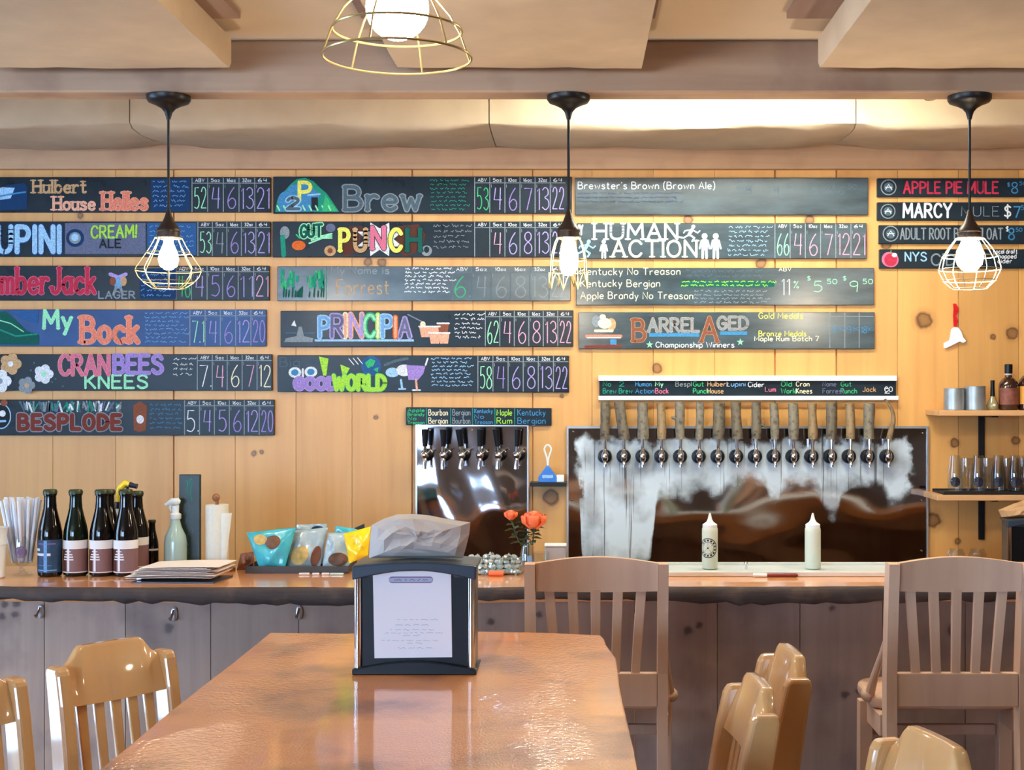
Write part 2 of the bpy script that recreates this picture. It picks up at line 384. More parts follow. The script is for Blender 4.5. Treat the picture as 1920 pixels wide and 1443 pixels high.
# steel back panels: dented mirror with fog and drips below the taps
def steel_panel(name, fog_bottom=None, fog_top=(828, 9), side=(1074, 1716)):
    m, nt, b = new_mat(name)
    tc = node(nt, 'ShaderNodeTexCoord')
    mp = node(nt, 'ShaderNodeMapping'); mp.inputs['Scale'].default_value = (2.2, 1, 4.5); nt.links.new(tc.outputs['Object'], mp.inputs['Vector'])
    nz = node(nt, 'ShaderNodeTexNoise', i_Scale=.8, i_Detail=1.0); nt.links.new(mp.outputs[0], nz.inputs['Vector'])
    bp = node(nt, 'ShaderNodeBump', i_Strength=.32, i_Distance=.05); nt.links.new(nz.outputs[0], bp.inputs['Height'])
    b.inputs['Base Color'].default_value = S(176, 172, 176); b.inputs['Metallic'].default_value = 1; b.inputs['Roughness'].default_value = .07
    nt.links.new(bp.outputs[0], b.inputs['Normal'])
    if not fog_bottom: return
    sep = node(nt, 'ShaderNodeSeparateXYZ'); nt.links.new(tc.outputs['Object'], sep.inputs[0])
    k = 5.58/F
    def mth(op, a, c=None, d=None):
        n = node(nt, 'ShaderNodeMath', operation=op)
        for i, x in enumerate((a, c, d)):
            if x is None: continue
            if hasattr(x, 'links'): nt.links.new(x, n.inputs[i])
            else: n.inputs[i].default_value = x
        return n.outputs[0]
    def mapr(x, a, c):
        n = node(nt, 'ShaderNodeMapRange', interpolation_type='SMOOTHSTEP'); nt.links.new(x, n.inputs[0]); n.inputs[1].default_value = a; n.inputs[2].default_value = c; return n.outputs[0]
    U = mth('MULTIPLY_ADD', sep.outputs[0], 1/k, CX)                       # across the panel
    V = mth('MULTIPLY_ADD', mth('SUBTRACT', H, sep.outputs[2]), 1/k, CY)   # down the panel
    n2 = node(nt, 'ShaderNodeTexNoise', i_Scale=16.0, i_Detail=4.0); nt.links.new(tc.outputs['Object'], n2.inputs['Vector'])
    wob = mth('MULTIPLY_ADD', n2.outputs[0], 60, -30)
    fc = nt.nodes.new('ShaderNodeFloatCurve'); cv = fc.mapping.curves[0]
    pts = [((u-1060)/700, (v-780)/320) for u, v in fog_bottom]
    while len(cv.points) < len(pts): cv.points.new(.5, .5)
    for i, (x, y) in enumerate(sorted(pts)): cv.points[i].location = (x, y)
    fc.mapping.update()
    nt.links.new(mth('MULTIPLY_ADD', U, 1/700, -1060/700), fc.inputs['Value'])
    bot = mth('MULTIPLY_ADD', fc.outputs[0], 320, 780)
    Vw = mth('ADD', V, wob); Uw = mth('ADD', U, wob)
    below = mapr(mth('SUBTRACT', bot, Vw), -8, 26)
    top = mapr(Vw, fog_top[0]-fog_top[1], fog_top[0]+fog_top[1])
    lft = mapr(Uw, side[0], side[0]+14); rgt = mapr(mth('SUBTRACT', side[1], Uw), 0, 14)
    mask = mth('MULTIPLY', mth('MULTIPLY', below, top), mth('MULTIPLY', lft, rgt))
    mp3 = node(nt, 'ShaderNodeMapping'); mp3.inputs['Scale'].default_value = (105, 1, 2.4); nt.links.new(tc.outputs['Object'], mp3.inputs['Vector'])
    n3 = node(nt, 'ShaderNodeTexNoise', i_Scale=1.0, i_Detail=2.0); nt.links.new(mp3.outputs[0], n3.inputs['Vector'])
    drip = ramp(nt, n3.outputs[0], [(.31, (.25,)*3+(1,)), (.38, (1, 1, 1, 1))])
    n5 = node(nt, 'ShaderNodeTexNoise', i_Scale=7.0, i_Detail=3.0); nt.links.new(tc.outputs['Object'], n5.inputs['Vector'])
    thick = ramp(nt, n5.outputs[0], [(.36, (.5,)*3+(1,)), (.56, (.97,)*3+(1,))])
    mask = mth('MULTIPLY', mth('MULTIPLY', mask, drip), thick)
    fog = node(nt, 'ShaderNodeBsdfPrincipled'); fog.inputs['Base Color'].default_value = S(206, 218, 226); fog.inputs['Roughness'].default_value = .75
    mx = node(nt, 'ShaderNodeMixShader'); nt.links.new(mask, mx.inputs[0]); nt.links.new(b.outputs[0], mx.inputs[1]); nt.links.new(fog.outputs[0], mx.inputs[2])
    nt.links.new(mx.outputs[0], nt.nodes['Material Output'].inputs['Surface'])
steel_panel('steel_plain')
steel_panel('steel_fogged', [(1060,880),(1085,905),(1095,1060),(1205,1062),(1225,1010),(1238,930),(1262,928),(1290,930),(1315,918),(1345,938),(1372,912),(1400,900),
    (1432,912),(1452,945),(1470,922),(1500,910),(1535,928),(1562,968),(1580,925),(1612,905),(1650,920),(1680,950),(1700,935),(1720,900),(1760,880)])

# ================================================================ THE SETTING
WALL, DB = 5.6, 4.13
XL, XR, YF, ZC = -4.6, 3.6, -3.4, 2.72
structure('floor', MB().box((XL-.2, YF-.2, -.1), (XR+.2, WALL+.3, 0)), 'floor_wood')
mb = MB()
edges = [-920+113*i for i in range(9)]+[99,217,326,441,555,660,773,887,999,1110,1225,1340,1453,1568,1683,1797,1910]+[2023+113*i for i in range(4)]
edges = [e for e in edges]
gap = .0022
xs = [(e-CX)*WALL/F for e in edges]; xs[0] = XL; xs[-1] = XR
for i in range(len(xs)-1):
    wide = (326, 773, 999, 1453, 1568); a = xs[i]+(.0035 if edges[i] in wide else .0009); c_ = xs[i+1]-(.0035 if edges[i+1] in wide else .0009)
    mb.box((a, WALL, 0), (c_, WALL+.02, 3.0))
mb.box((XL-.1, WALL+.012, 0), (XR+.1, WALL+.1, 3.0))
structure('wall_back', mb, 'wall_pine')
structure('wall_right', MB().box((XR, YF, 0), (XR+.15, WALL+.1, 3.0)), 'room_paint')
# two windows in the front wall and one in the left wall, behind the camera; their daylight reaches chairs and steel
z0, z1 = 1.15, 2.4
def wall_with(holes, base, make):
    m_ = MB(); lo, hi = base; m_.box(*make(lo, hi, z1, 3.0)); p_ = lo; q_ = lo
    for a, c_ in holes:                          # below the openings; the glazed door reaches the floor
        if a > 2: m_.box(*make(q_, a, 0, z0)); q_ = c_
    m_.box(*make(q_, hi, 0, z0))
    for a, c_ in holes:
        m_.box(*make(p_, a, z0, z1)); p_ = c_
    return m_.box(*make(p_, hi, z0, z1))
fw = [(-4.2, -3.0), (-2.85, -1.66)]; lw_ = [(-2.6, -1.0), (2.5, 4.0)]
structure('wall_front', wall_with(fw, (XL-.1, XR+.1), lambda a, c_, p_, q: ((a, YF-.15, p_), (c_, YF, q))), 'room_paint')
structure('wall_left', wall_with(lw_, (YF, WALL+.1), lambda a, c_, p_, q: ((XL-.15, a, p_), (XL, c_, q))), 'room_paint')
for i, (a, c_) in enumerate(fw+lw_):
    B = (lambda p_, q, r0, r1, h0, h1: ((p_, YF-r0, h0), (q, YF-r1, h1))) if i < 2 else (lambda p_, q, r0, r1, h0, h1: ((XL-r0, p_, h0), (XL-r1, q, h1)))
    fr = MB(); door = i == 3; zz = .02 if door else z0
    for x in (a, (a+c_)/2-.02, c_-.04): fr.box(*B(x, x+.04, .1, .04, zz, z1))
    for z in (zz, (zz+z1)/2-.02, z1-.04): fr.box(*B(a, c_, .1, .04, z, z+.04))
    o = structure('door_1' if door else 'window_%d' % (i+1), fr, 'trim_white', origin=B(a, a, .1, .1, zz, zz)[0])
    MB().box(*B(a, c_, .13, .12, zz, z1)).build('pane', 'door_light' if door else 'window_light', parent=o)
mb = MB().box((XL, YF, ZC), (XR, 4.155, ZC+.05)).box((XL, 4.14, ZC), (XR, 4.19, 3.0)).box((XL, 4.14, 2.95), (XR, WALL+.1, 3.0))
structure('ceiling', mb, 'cream_ceiling')
o = structure('trim_1', MB().box((XL, 4.05, 2.564), (XR, 4.155, 2.72)), 'beam_wood', bevel=.006)
o = structure('trim_2', MB().box((XL, 5.565, 2.583), (XR, WALL, 2.76)), 'header_wood', bevel=.003)
mb = MB()                                        # battens that carry the ceiling panels
for u0, u1 in ((330, 451), (678, 760), (1170, 1228), (1475, 1560), (2010, 2080)):
    x0, x1 = (u0-CX)*3.75/F, (u1-CX)*3.75/F
    mb.box((x0, 1.6, 2.702), (x1, 3.75, 2.72))
structure('trim_3', mb, 'batten_wood')
mb = MB().box((XL, 4.378, 0), (XR, 4.39, .12))

def panel(x0, x1, y0, y1, z0, z1, label, group):
    nx, ny = 10, 14; vs = []; fs = []
    for j in range(ny+1):
        for i in range(nx+1):
            x = x0+(x1-x0)*i/nx; y = y0+(y1-y0)*j/ny
            sag = .012*math.sin(math.pi*i/nx)*math.sin(math.pi*j/ny)+random.uniform(-.002, .002)
            vs.append((x, y, z0-sag))
    for j in range(ny):
        for i in range(nx):
            a = j*(nx+1)+i; fs.append((a, a+nx+1, a+nx+2, a+1))
    m_ = MB().add(vs, fs, 0, True)
    n = len(vs); rim = [i for i in range(nx+1)]+[(j+1)*(nx+1)-1 for j in range(1, ny+1)]+[ny*(nx+1)+i for i in range(nx-1, -1, -1)]+[j*(nx+1) for j in range(ny-1, 0, -1)]
    vs2 = [vs[i] for i in rim]; mid = [((x-(x0+x1)/2)*1.012+(x0+x1)/2, (y-(y0+y1)/2)*1.006+(y0+y1)/2, z0+.016) for x, y, z in vs2]
    top = [(x, y, z1) for x, y, z in mid]; k = len(rim)
    m_.add(vs2+mid+top, [(i, (i+1) % k, k+(i+1) % k, k+i) for i in range(k)]+[(k+i, k+(i+1) % k, 2*k+(i+1) % k, 2*k+i) for i in range(k)]+[tuple(range(2*k, 3*k))], 0, True)
    o = m_.build('ceiling_baffle', 'panel_fabric', origin=((x0+x1)/2, (y0+y1)/2, z0), sharp=80)
    return tag(o, label, 'ceiling panel', group)
panel(-1.721, -1.007, 3.05, 3.95, 2.613, 2.701, 'beige fabric ceiling panel in front of the beam at the left end', 'fabric panels under the ceiling')
panel(-.516, .198, 3.05, 3.95, 2.613, 2.701, 'beige fabric ceiling panel behind the wire dome lamp', 'fabric panels under the ceiling')
panel(.719, 1.433, 3.05, 3.95, 2.613, 2.701, 'beige fabric ceiling panel in front of the beam at the right end', 'fabric panels under the ceiling')

def wall_panel(u0, u1, label):
    """padded baffle between beam and back wall: upright front face, soft rounded underside"""
    x0, x1 = (u0-CX)*5.07/F+.002, (u1-CX)*5.07/F-.002
    prof = [(5.07, 2.945), (5.07, 2.672), (5.078, 2.660), (5.10, 2.653), (5.2, 2.648), (5.35, 2.650), (5.48, 2.656), (5.55, 2.664), (5.56, 2.69), (5.56, 2.945)]
    n = 26; vs = []; fs = []; k = len(prof)
    for i in range(n+1):
        x = x0+(x1-x0)*i/n; e = min(i, n-i)/n
        for j, (y, z) in enumerate(prof):
            dz = 0
            if 1 <= j <= 7: dz = .012*math.sin(7*x+j)*.5 - .012*max(0, 1-e*9)*(-1) + random.uniform(-.0025, .0025)
            vs.append((x, y, z+(dz if 2 <= j <= 7 else 0)))
    for i in range(n):
        for j in range(k-1): a = i*k+j; fs.append((a, a+1, a+k+1, a+k))
    fs.append(tuple(range(k))[::-1]); fs.append(tuple(range(n*k, n*k+k)))
    o = MB().add(vs, fs, 0, True).build('acoustic_baffle', 'panel_fabric', origin=((x0+x1)/2, 5.07, 2.66), sharp=60)
    return tag(o, label, 'ceiling panel', 'padded fabric baffles along the back wall')
wall_panel(-445, 243, 'padded beige baffle above the wall, at the far left of its row')
wall_panel(243, 917, 'padded beige baffle above the two left columns of chalkboards')
wall_panel(917, 1605, 'padded beige baffle brightly lit from behind the beam')
wall_panel(1605, 2293, 'padded beige baffle above the short cocktail chalkboards')

# fluorescent strip on the aisle ceiling, hidden from the camera by the beam
t = thing('fluorescent_light', 'white fluorescent strip light on the ceiling behind the beam', 'ceiling light', (.53, 4.64, 2.95))
MB().box((-.12, 4.58, 2.87), (1.2, 4.70, 2.95)).build('housing', 'trim_white', parent=t, bevel=.005)
for y in (4.605, 4.675):
    MB().tube([(-.10, y, 2.78), (1.18, y, 2.78)], .015, 10).build('tube', 'tube_light', parent=t)
    mb = MB()
    for x in (-.11, 1.19): mb.box((x-.012, y-.012, 2.765), (x+.012, y+.012, 2.875))
    mb.build('tube_holder', 'trim_white', parent=t)
mb = MB().ring(P(1747, 183, 4.155)+Vector((0, .02, .0)), .016, .002, 20, 6)
tag(mb.build('wire_loop', 'chrome', origin=P(1747, 183, 4.155)), 'small wire loop under the beam beside the right pendant', 'wire')

# ================================================================ LAMPS
def pendant(u, vt, vs0, label, kind):
    d = 4.1; k = d/F; top = Vector(((u-CX)*k, d, 2.564))
    t = thing('pendant_lamp', label, 'pendant lamp', top, 'cage pendants over the bar')
    Z = lambda v: H-(v-CY)*k
    c = Vector((top.x, d, 0)); zt = top.z
    MB().lathe(c, [(.0655, zt), (.0655, zt-.012), (.060, zt-.02), (.04, zt-.028), (.022, zt-.038), (.012, zt-.05), (.008, zt-.064), (.006, zt-.072)], 28).build('canopy', 'black_metal', parent=t)
    MB().tube([(c.x, d, zt-.07), (c.x, d, Z(vs0+4))], .0042, 8).build('cord', 'black_plastic', parent=t)
    zs = Z(vs0); ze = Z(vs0+50)
    L = zs-ze
    MB().lathe(c, [(.005, zs+.004), (.011, zs-.2*L), (.018, zs-.42*L), (.030, zs-.62*L), (.0355, zs-.72*L), (.0355, zs-.78*L), (.033, zs-.8*L), (.034, ze), (.026, ze), (.026, ze+.01)], 24).build('socket', 'bronze_socket', parent=t)
    cage = MB(); r = .0015
    if kind == 'round':
        prof = [(24, 50), (33, 68), (46, 88), (58, 106), (60, 112), (55, 124), (44, 136), (30, 145)]; rings = [(25, 51), (40, 79), (60, 112), (47, 133), (30, 145)]; nr = 8
    elif kind == 'faceted':
        prof = [(26, 51), (40, 68), (53, 88), (58, 108), (57, 113), (48, 131), (33, 145)]; rings = [(26, 51), (51, 85), (58, 109), (49, 130), (33, 145)]; nr = 8
    else:
        prof = [(22, 51), (27, 60), (32, 78), (35, 95), (35, 115), (36, 130), (37, 145)]; rings = [(23, 51), (34, 92), (35, 115)]; nr = 8
    q = [(a*k, Z(vs0+b)) for a, b in prof]
    for i in range(nr):
        an = 2*math.pi*(i+.35)/nr
        cage.tube([(c.x+a*math.cos(an), d+a*math.sin(an), z) for a, z in q], r, 6)
    if kind == 'long':
        for i in range(nr):                        # looped wire foot
            a0 = 2*math.pi*(i+.35)/nr; a1 = 2*math.pi*(i+1.35)/nr
            cage.tube([(c.x+37*k*math.cos(a0+(a1-a0)*s), d+37*k*math.sin(a0+(a1-a0)*s), Z(vs0+145)+abs(math.cos(math.pi*s*1.0))*0+math.sin(math.pi*s)*.048) for s in [j/10 for j in range(11)]], r, 6)
    for a, b in rings: cage.ring((c.x, d, Z(vs0+b)), a*k, r, 28, 6)
    cage.build('wire_cage', 'wire_brass' if kind != 'faceted' else 'wire_pale', parent=t)
    if kind == 'round': MB().lathe(c, [(.012, ze), (.015, Z(vs0+62)), (.027, Z(vs0+80)), (.030, Z(vs0+92)), (.025, Z(vs0+104)), (.012, Z(vs0+110))], 20).build('bulb', 'bulb_warm', parent=t)
    elif kind == 'long': MB().lathe(c, [(.014, ze), (.02, Z(vs0+62)), (.028, Z(vs0+80)), (.029, Z(vs0+98)), (.022, Z(vs0+114)), (.01, Z(vs0+121))], 20).build('bulb', 'bulb_warm', parent=t)
    else: MB().lathe(c, [(.014, ze), (.026, Z(vs0+60)), (.038, Z(vs0+74)), (.0415, Z(vs0+86)), (.036, Z(vs0+100)), (.022, Z(vs0+110)), (.008, Z(vs0+113))], 20).build('bulb', 'bulb_warm', parent=t)
    return t
pendant(316, 178, 395, 'black corded pendant with squat round wire cage, over the beer bottles', 'round')
pendant(1066, 178, 395, 'black corded pendant with tall narrow wire cage, between the chalkboard columns', 'long')
pendant(1818, 174, 396, 'black corded pendant with faceted wire cage and globe bulb, on the right', 'faceted')

def dome_lamp(c, label, group):
    """c = centre of the bottom ring"""
    t = thing('dome_lamp', label, 'ceiling lamp', (c[0], c[1], ZC), group)
    R = .15; k = 2.73/F
    prof = [(139, 0), (121, 50), (100, 86), (72, 116), (42, 136), (22, 146)]
    m_ = MB()
    for i in range(6):
        an = 2*math.pi*(i+.28)/6
        m_.tube([(c[0]+a*k*math.cos(an), c[1]+a*k*math.sin(an), c[2]+b*k) for a, b in prof], .0022, 6)
    for a, b in (prof[0], prof[1], prof[5]): m_.ring((c[0], c[1], c[2]+b*k), a*k, .0026, 48, 6)
    m_.build('wire_shade', 'wire_brass', parent=t)
    MB().ball((c[0], c[1], c[2]+.098), .064, 24).build('globe_bulb', 'bulb_big', parent=t)
    MB().lathe((c[0], c[1], 0), [(.02, c[2]+.15), (.024, c[2]+.165), (.024, c[2]+.2), (.01, c[2]+.215)], 18).build('socket', 'bronze_socket', parent=t)
    MB().tube([(c[0], c[1], c[2]+.21), (c[0], c[1], ZC-.02)], .004, 8).build('cord', 'black_plastic', parent=t)
    MB().lathe((c[0], c[1], 0), [(.06, ZC), (.06, ZC-.015), (.015, ZC-.03)], 24).build('canopy', 'black_metal', parent=t)
    return t
c = P(745, 107, 2.73)
dl = dome_lamp((c.x, 2.73, c.z), 'bare globe bulb in a wide wire dome shade, nearest lamp at the top', 'wire dome lamps over the tables')
# two dome lamps added out of view, left and right, as front fill
for x_, y_ in ((-2.6, 2.3), (1.9, 2.3)):
    o = dup(dl, (x_, y_, ZC), 'wire dome lamp added as unseen fill light, outside the picture on the %s' % ('left' if x_ < 0 else 'right'))

# ================================================================ CHALK LETTERING
G = {  # single-stroke letters, cap height 1; '~' marks a curved stroke
'A':'0,0 .3,1 .6,0|.11,.36 .49,.36','B':'0,0 0,1|~0,1 .36,.97 .48,.76 .36,.55 0,.53|~0,.53 .42,.5 .56,.27 .42,.03 0,0',
'C':'~.55,.8 .42,.97 .22,.98 .05,.78 0,.5 .05,.22 .22,.02 .42,.03 .55,.2','D':'0,0 0,1|~0,1 .3,.96 .5,.76 .56,.5 .5,.24 .3,.04 0,0',
'E':'.48,1 0,1 0,0 .5,0|0,.52 .4,.52','F':'.5,1 0,1 0,0|0,.52 .4,.52','G':'~.55,.8 .42,.97 .22,.98 .05,.78 0,.5 .05,.22 .22,.02 .42,.04 .56,.2|.56,.2 .56,.45 .32,.45',
'H':'0,0 0,1|.55,0 .55,1|0,.52 .55,.52','I':'0,0 0,1','J':'~.4,1 .4,.3 .34,.08 .2,.0 .06,.06 0,.22','K':'0,0 0,1|.52,1 0,.42|.16,.56 .55,0','L':'0,1 0,0 .46,0',
'M':'0,0 .04,1 .35,.3 .66,1 .7,0','N':'0,0 0,1 .55,0 .55,1','O':'~.3,1 .08,.85 0,.5 .08,.15 .3,0 .52,.15 .6,.5 .52,.85 .3,1','P':'0,0 0,1|~0,1 .38,.97 .52,.74 .38,.5 0,.47',
'Q':'~.3,1 .08,.85 0,.5 .08,.15 .3,0 .52,.15 .6,.5 .52,.85 .3,1|.35,.25 .6,-.05','R':'0,0 0,1|~0,1 .38,.97 .5,.76 .38,.52 0,.5|.22,.5 .55,0',
'S':'~.52,.82 .4,.97 .2,.98 .05,.84 .08,.64 .28,.53 .48,.4 .54,.2 .42,.04 .2,.0 .02,.16','T':'0,1 .6,1|.3,1 .3,0','U':'~0,1 0,.32 .08,.08 .28,0 .48,.08 .56,.32 .56,1','V':'0,1 .3,0 .6,1',
'W':'0,1 .2,0 .4,.8 .6,0 .8,1','X':'0,0 .55,1|0,1 .55,0','Y':'0,1 .3,.5 .3,0|.6,1 .3,.5','Z':'0,1 .55,1 0,0 .58,0',
'a':'~.42,.46 .3,.6 .12,.56 0,.3 .1,.04 .26,.02 .42,.2|.43,.6 .43,0','b':'0,1 0,0|~0,.42 .15,.59 .34,.56 .44,.3 .34,.04 .15,.01 0,.16','c':'~.42,.48 .28,.6 .1,.52 0,.3 .1,.07 .28,0 .42,.1',
'd':'.44,1 .44,0|~.44,.44 .3,.6 .12,.56 0,.3 .1,.04 .28,.0 .44,.18','e':'~.02,.32 .42,.34 .38,.52 .22,.6 .06,.5 0,.3 .08,.07 .26,0 .42,.1','f':'~.36,.95 .22,1 .13,.86 .12,0|0,.58 .3,.58',
'g':'~.42,.46 .3,.6 .12,.56 0,.34 .1,.1 .26,.08 .42,.24|~.43,.6 .43,-.15 .3,-.32 .08,-.26','h':'0,0 0,1|~0,.4 .14,.58 .32,.56 .4,.4 .4,0','i':'0,0 0,.6|0,.8 0,.86','j':'~.15,.6 .15,-.2 .0,-.3|.15,.8 .15,.86',
'k':'0,0 0,1|.36,.6 0,.26|.12,.36 .4,0','l':'0,0 0,1','m':'0,0 0,.6|~0,.42 .12,.59 .26,.56 .3,.4 .3,0|~.3,.42 .42,.59 .56,.56 .6,.4 .6,0','n':'0,0 0,.6|~0,.4 .14,.58 .32,.56 .4,.4 .4,0',
'o':'~.22,.6 .05,.5 0,.3 .05,.1 .22,0 .39,.1 .44,.3 .39,.5 .22,.6','p':'0,.6 0,-.32|~0,.42 .15,.59 .34,.56 .44,.3 .34,.04 .15,.01 0,.16','q':'.44,.6 .44,-.32|~.44,.44 .3,.6 .12,.56 0,.3 .1,.04 .28,0 .44,.18',
'r':'0,0 0,.6|~0,.36 .12,.55 .24,.6 .34,.55','s':'~.38,.5 .22,.6 .05,.52 .08,.38 .22,.31 .36,.22 .36,.07 .18,0 .0,.09','t':'~.14,.9 .14,.14 .22,.02 .34,.06|0,.6 .32,.6','u':'~0,.6 0,.18 .1,.02 .24,.02 .4,.2|.4,.6 .4,0',
'v':'0,.6 .2,0 .4,.6','w':'0,.6 .15,0 .3,.48 .45,0 .6,.6','x':'0,0 .4,.6|0,.6 .4,0','y':'0,.6 .2,.05|.42,.6 .1,-.32','z':'0,.6 .38,.6 0,0 .4,0',
'0':'~.28,1 .08,.85 0,.5 .08,.15 .28,0 .48,.15 .56,.5 .48,.85 .28,1','1':'.0,.84 .14,1 .14,0','2':'~.02,.78 .12,.95 .28,1 .46,.9 .48,.68 .3,.4 .0,.02|0,.02 .54,.02','3':'~.02,.88 .2,1 .42,.92 .44,.68 .2,.55 .46,.42 .5,.16 .26,0 .0,.12',
'4':'.1,1 .0,.45 .5,.45|.42,1 .38,0','5':'.46,1 .08,1 .04,.58|~.04,.58 .26,.64 .46,.5 .48,.22 .28,.02 .0,.08','6':'~.4,1 .14,.7 .0,.34 .1,.04 .32,.0 .48,.18 .44,.4 .24,.48 .03,.32','7':'0,.98 .52,.98 .18,0',
'8':'~.27,.54 .06,.68 .06,.9 .27,1 .46,.9 .46,.68 .27,.54 .04,.36 .02,.12 .27,0 .5,.12 .5,.36 .27,.54','9':'~.46,.62 .26,.5 .06,.6 .04,.86 .24,1 .44,.9 .46,.62 .42,0',
'$':'~.45,.82 .25,.9 .06,.78 .1,.58 .4,.42 .44,.22 .24,.1 .02,.18|.24,1.02 .24,-.02','%':'0,0 .45,1|~.1,1 0,.88 .1,.76 .2,.88 .1,1|~.4,.24 .3,.12 .4,0 .5,.12 .4,.24','!':'.05,1 .02,.3|0,.08 0,0',
'(':'~.18,1.1 .03,.8 0,.45 .03,.1 .18,-.2','):':'', ')':'~0,1.1 .15,.8 .18,.45 .15,.1 0,-.2',"'":'0,1 0,.8','.':'0,0 0,.06','-':'0,.4 .3,.4',',':'.05,.08 0,-.12'}
def smooth(p, n=5):
    out = []
    for i in range(len(p)-1):
        p0, p1, p2, p3 = p[max(i-1, 0)], p[i], p[i+1], p[min(i+2, len(p)-1)]
        for j in range(n):
            t = j/n; out.append(tuple(.5*(2*b+(c-a)*t+(2*a-5*b+4*c-d)*t*t+(3*b-a-3*c+d)*t**3) for a, b, c, d in zip(p0, p1, p2, p3)))
    return out+[p[-1]]
GL = {}
for ch, s in G.items():
    st = []
    for part in s.split('|'):
        if not part: continue
        cur = part[0] == '~'; pts = [tuple(map(float, q.split(','))) for q in part.lstrip('~').split()]
        st.append(smooth(pts, 4) if cur else pts)
    if st: GL[ch] = (st, max(x for p in st for x, y in p))

class Chalk(MB):
    """marks on a board; coordinates are photo pixels on the plane at depth d"""
    def __init__(s, d): super().__init__(); s.d = d; s.cols = []; s.cnt = 0
    def ci(s, col):
        col = 'chalk_'+col if 'chalk_'+col in MATS else col
        if col not in s.cols: s.cols.append(col)
        return s.cols.index(col)
    def p(s, u, v, layer): return P(u, v, s.d)+Vector((0, -.0007*layer-.000026*(s.cnt % 24), 0))
    def poly(s, pts, col, layer=0):
        s.cnt += 1; return s.add([s.p(u, v, layer) for u, v in pts], [tuple(range(len(pts)))], s.ci(col))
    def rect(s, u0, v0, u1, v1, col, layer=0): return s.poly([(u0, v1), (u1, v1), (u1, v0), (u0, v0)], col, layer)
    def oval(s, u, v, ru, rv, col, layer=0, n=20): return s.poly([(u+ru*math.cos(2*math.pi*i/n), v-rv*math.sin(2*math.pi*i/n)) for i in range(n)], col, layer)
    def stroke(s, pts, w, col, layer=0, disc=True):
        m = s.ci(col); n = len(pts); L = []; R = []
        for i, (x, y) in enumerate(pts):
            ax, ay = pts[max(i-1, 0)]; bx, by = pts[min(i+1, n-1)]
            dx, dy = bx-ax, by-ay; l = math.hypot(dx, dy) or 1
            L.append((x-dy/l*w/2, y+dx/l*w/2)); R.append((x+dy/l*w/2, y-dx/l*w/2))
        if w < 2.4 or not disc:
            s.cnt += 1
            vs = [s.p(*q, layer) for q in L]+[s.p(*q, layer) for q in R]
            s.add(vs, [(i, i+1, n+i+1, n+i) for i in range(n-1)], m)
        else:
            for i in range(n-1):
                s.cnt += 1; (x0, y0), (x1, y1) = pts[i], pts[i+1]; dx, dy = x1-x0, y1-y0; l = math.hypot(dx, dy) or 1; ox, oy = -dy/l*w/2, dx/l*w/2
                s.add([s.p(x0+ox, y0+oy, layer), s.p(x1+ox, y1+oy, layer), s.p(x1-ox, y1-oy, layer), s.p(x0-ox, y0-oy, layer)], [(0, 1, 2, 3)], m)
            for x, y in pts: s.oval(x, y, w/2, w/2, s.cols[m], layer, 10)
        return s
    def text(s, t, u, v, h, w, col, W=None, asp=1.0, sp=.22, layer=0, serif=0, outline=None, ow=2, tilt=0, jit=0, arch=0):
        """baseline at v, cap height h, stroke w, squeezed to width W when given"""
        tot = 0; pos = []
        for ch in t:
            if ch == ' ': tot += .38; continue
            gl = GL.get(ch)
            if not gl: continue
            pos.append((gl, tot)); tot += gl[1]+sp
        tot -= sp; kx = ((W-w)/tot if tot > .02 else 0) if W else h*asp
        for (st, gw), x0 in pos:
            jv = random.uniform(-jit, jit)*h
            for pts in st:
                q = []
                for x, y in pts:
                    X = (x0+x)*kx; Y = y*h+jv+tilt*X+arch*math.sin(math.pi*X/(tot*kx+1e-6))
                    q.append((u+w/2+X, v-Y))
                if outline: s.stroke(q, w+2*ow, outline, layer)
                s.stroke(q, w, col, layer+(1 if outline else 0))
                if serif:
                    for e, f in ((0, 1), (-1, -2)):
                        (ax, ay), (bx, by) = q[e], q[f]
                        if abs(ax-bx) < abs(ay-by)*.45:
                            bar = [(ax-serif, ay), (ax+serif, ay)]
                            if outline: s.stroke(bar, w*.6+2*ow, outline, layer)
                            s.stroke(bar, w*.6, col, layer+(1 if outline else 0))
        return s
    def scribble(s, u0, v0, u1, v1, n, col, w=1.1, fill=.92):
        """rows of small illegible handwriting"""
        for r in range(n):
            v = v0+(v1-v0)*(r+.5)/n; hh = (v1-v0)/n*.30; u = u0+random.uniform(0, 3); end = u0+(u1-u0)*random.uniform(fill-.12, fill+.06)
            while u < end:
                L = random.uniform(5, 16); pts = []; x = u
                while x < u+L:
                    pts.append((x, v+random.uniform(-hh, hh)*(1.35 if random.random() < .2 else .8))); x += random.uniform(1.0, 2.0)
                if len(pts) > 1: s.stroke(pts, w, col, 1, disc=False)
                u += L+random.uniform(2.5, 4.5)
        return s
def board(u0, v0, u1, v1, label, mat='chalkboard', tilt=0, group='chalkboard menus on the back wall', name='chalkboard', d=None, th=.018):
    d = d or WALL-th
    a, b_, c_, e = P(u0, v1-tilt, d), P(u1, v1+tilt, d), P(u1, v0+tilt, d), P(u0, v0-tilt, d)
    o = MB().prism([a, e, c_, b_][::-1], (0, th-.0005, 0)).build(name, mat, origin=(a+c_)/2, bevel=.002, seg=1)
    tag(o, label, 'chalkboard', group)
    return o, Chalk(d-.0006)
def marks(o, ck, name):
    if ck.v:
        x = ck.build(name, ck.cols, parent=o)
        return x
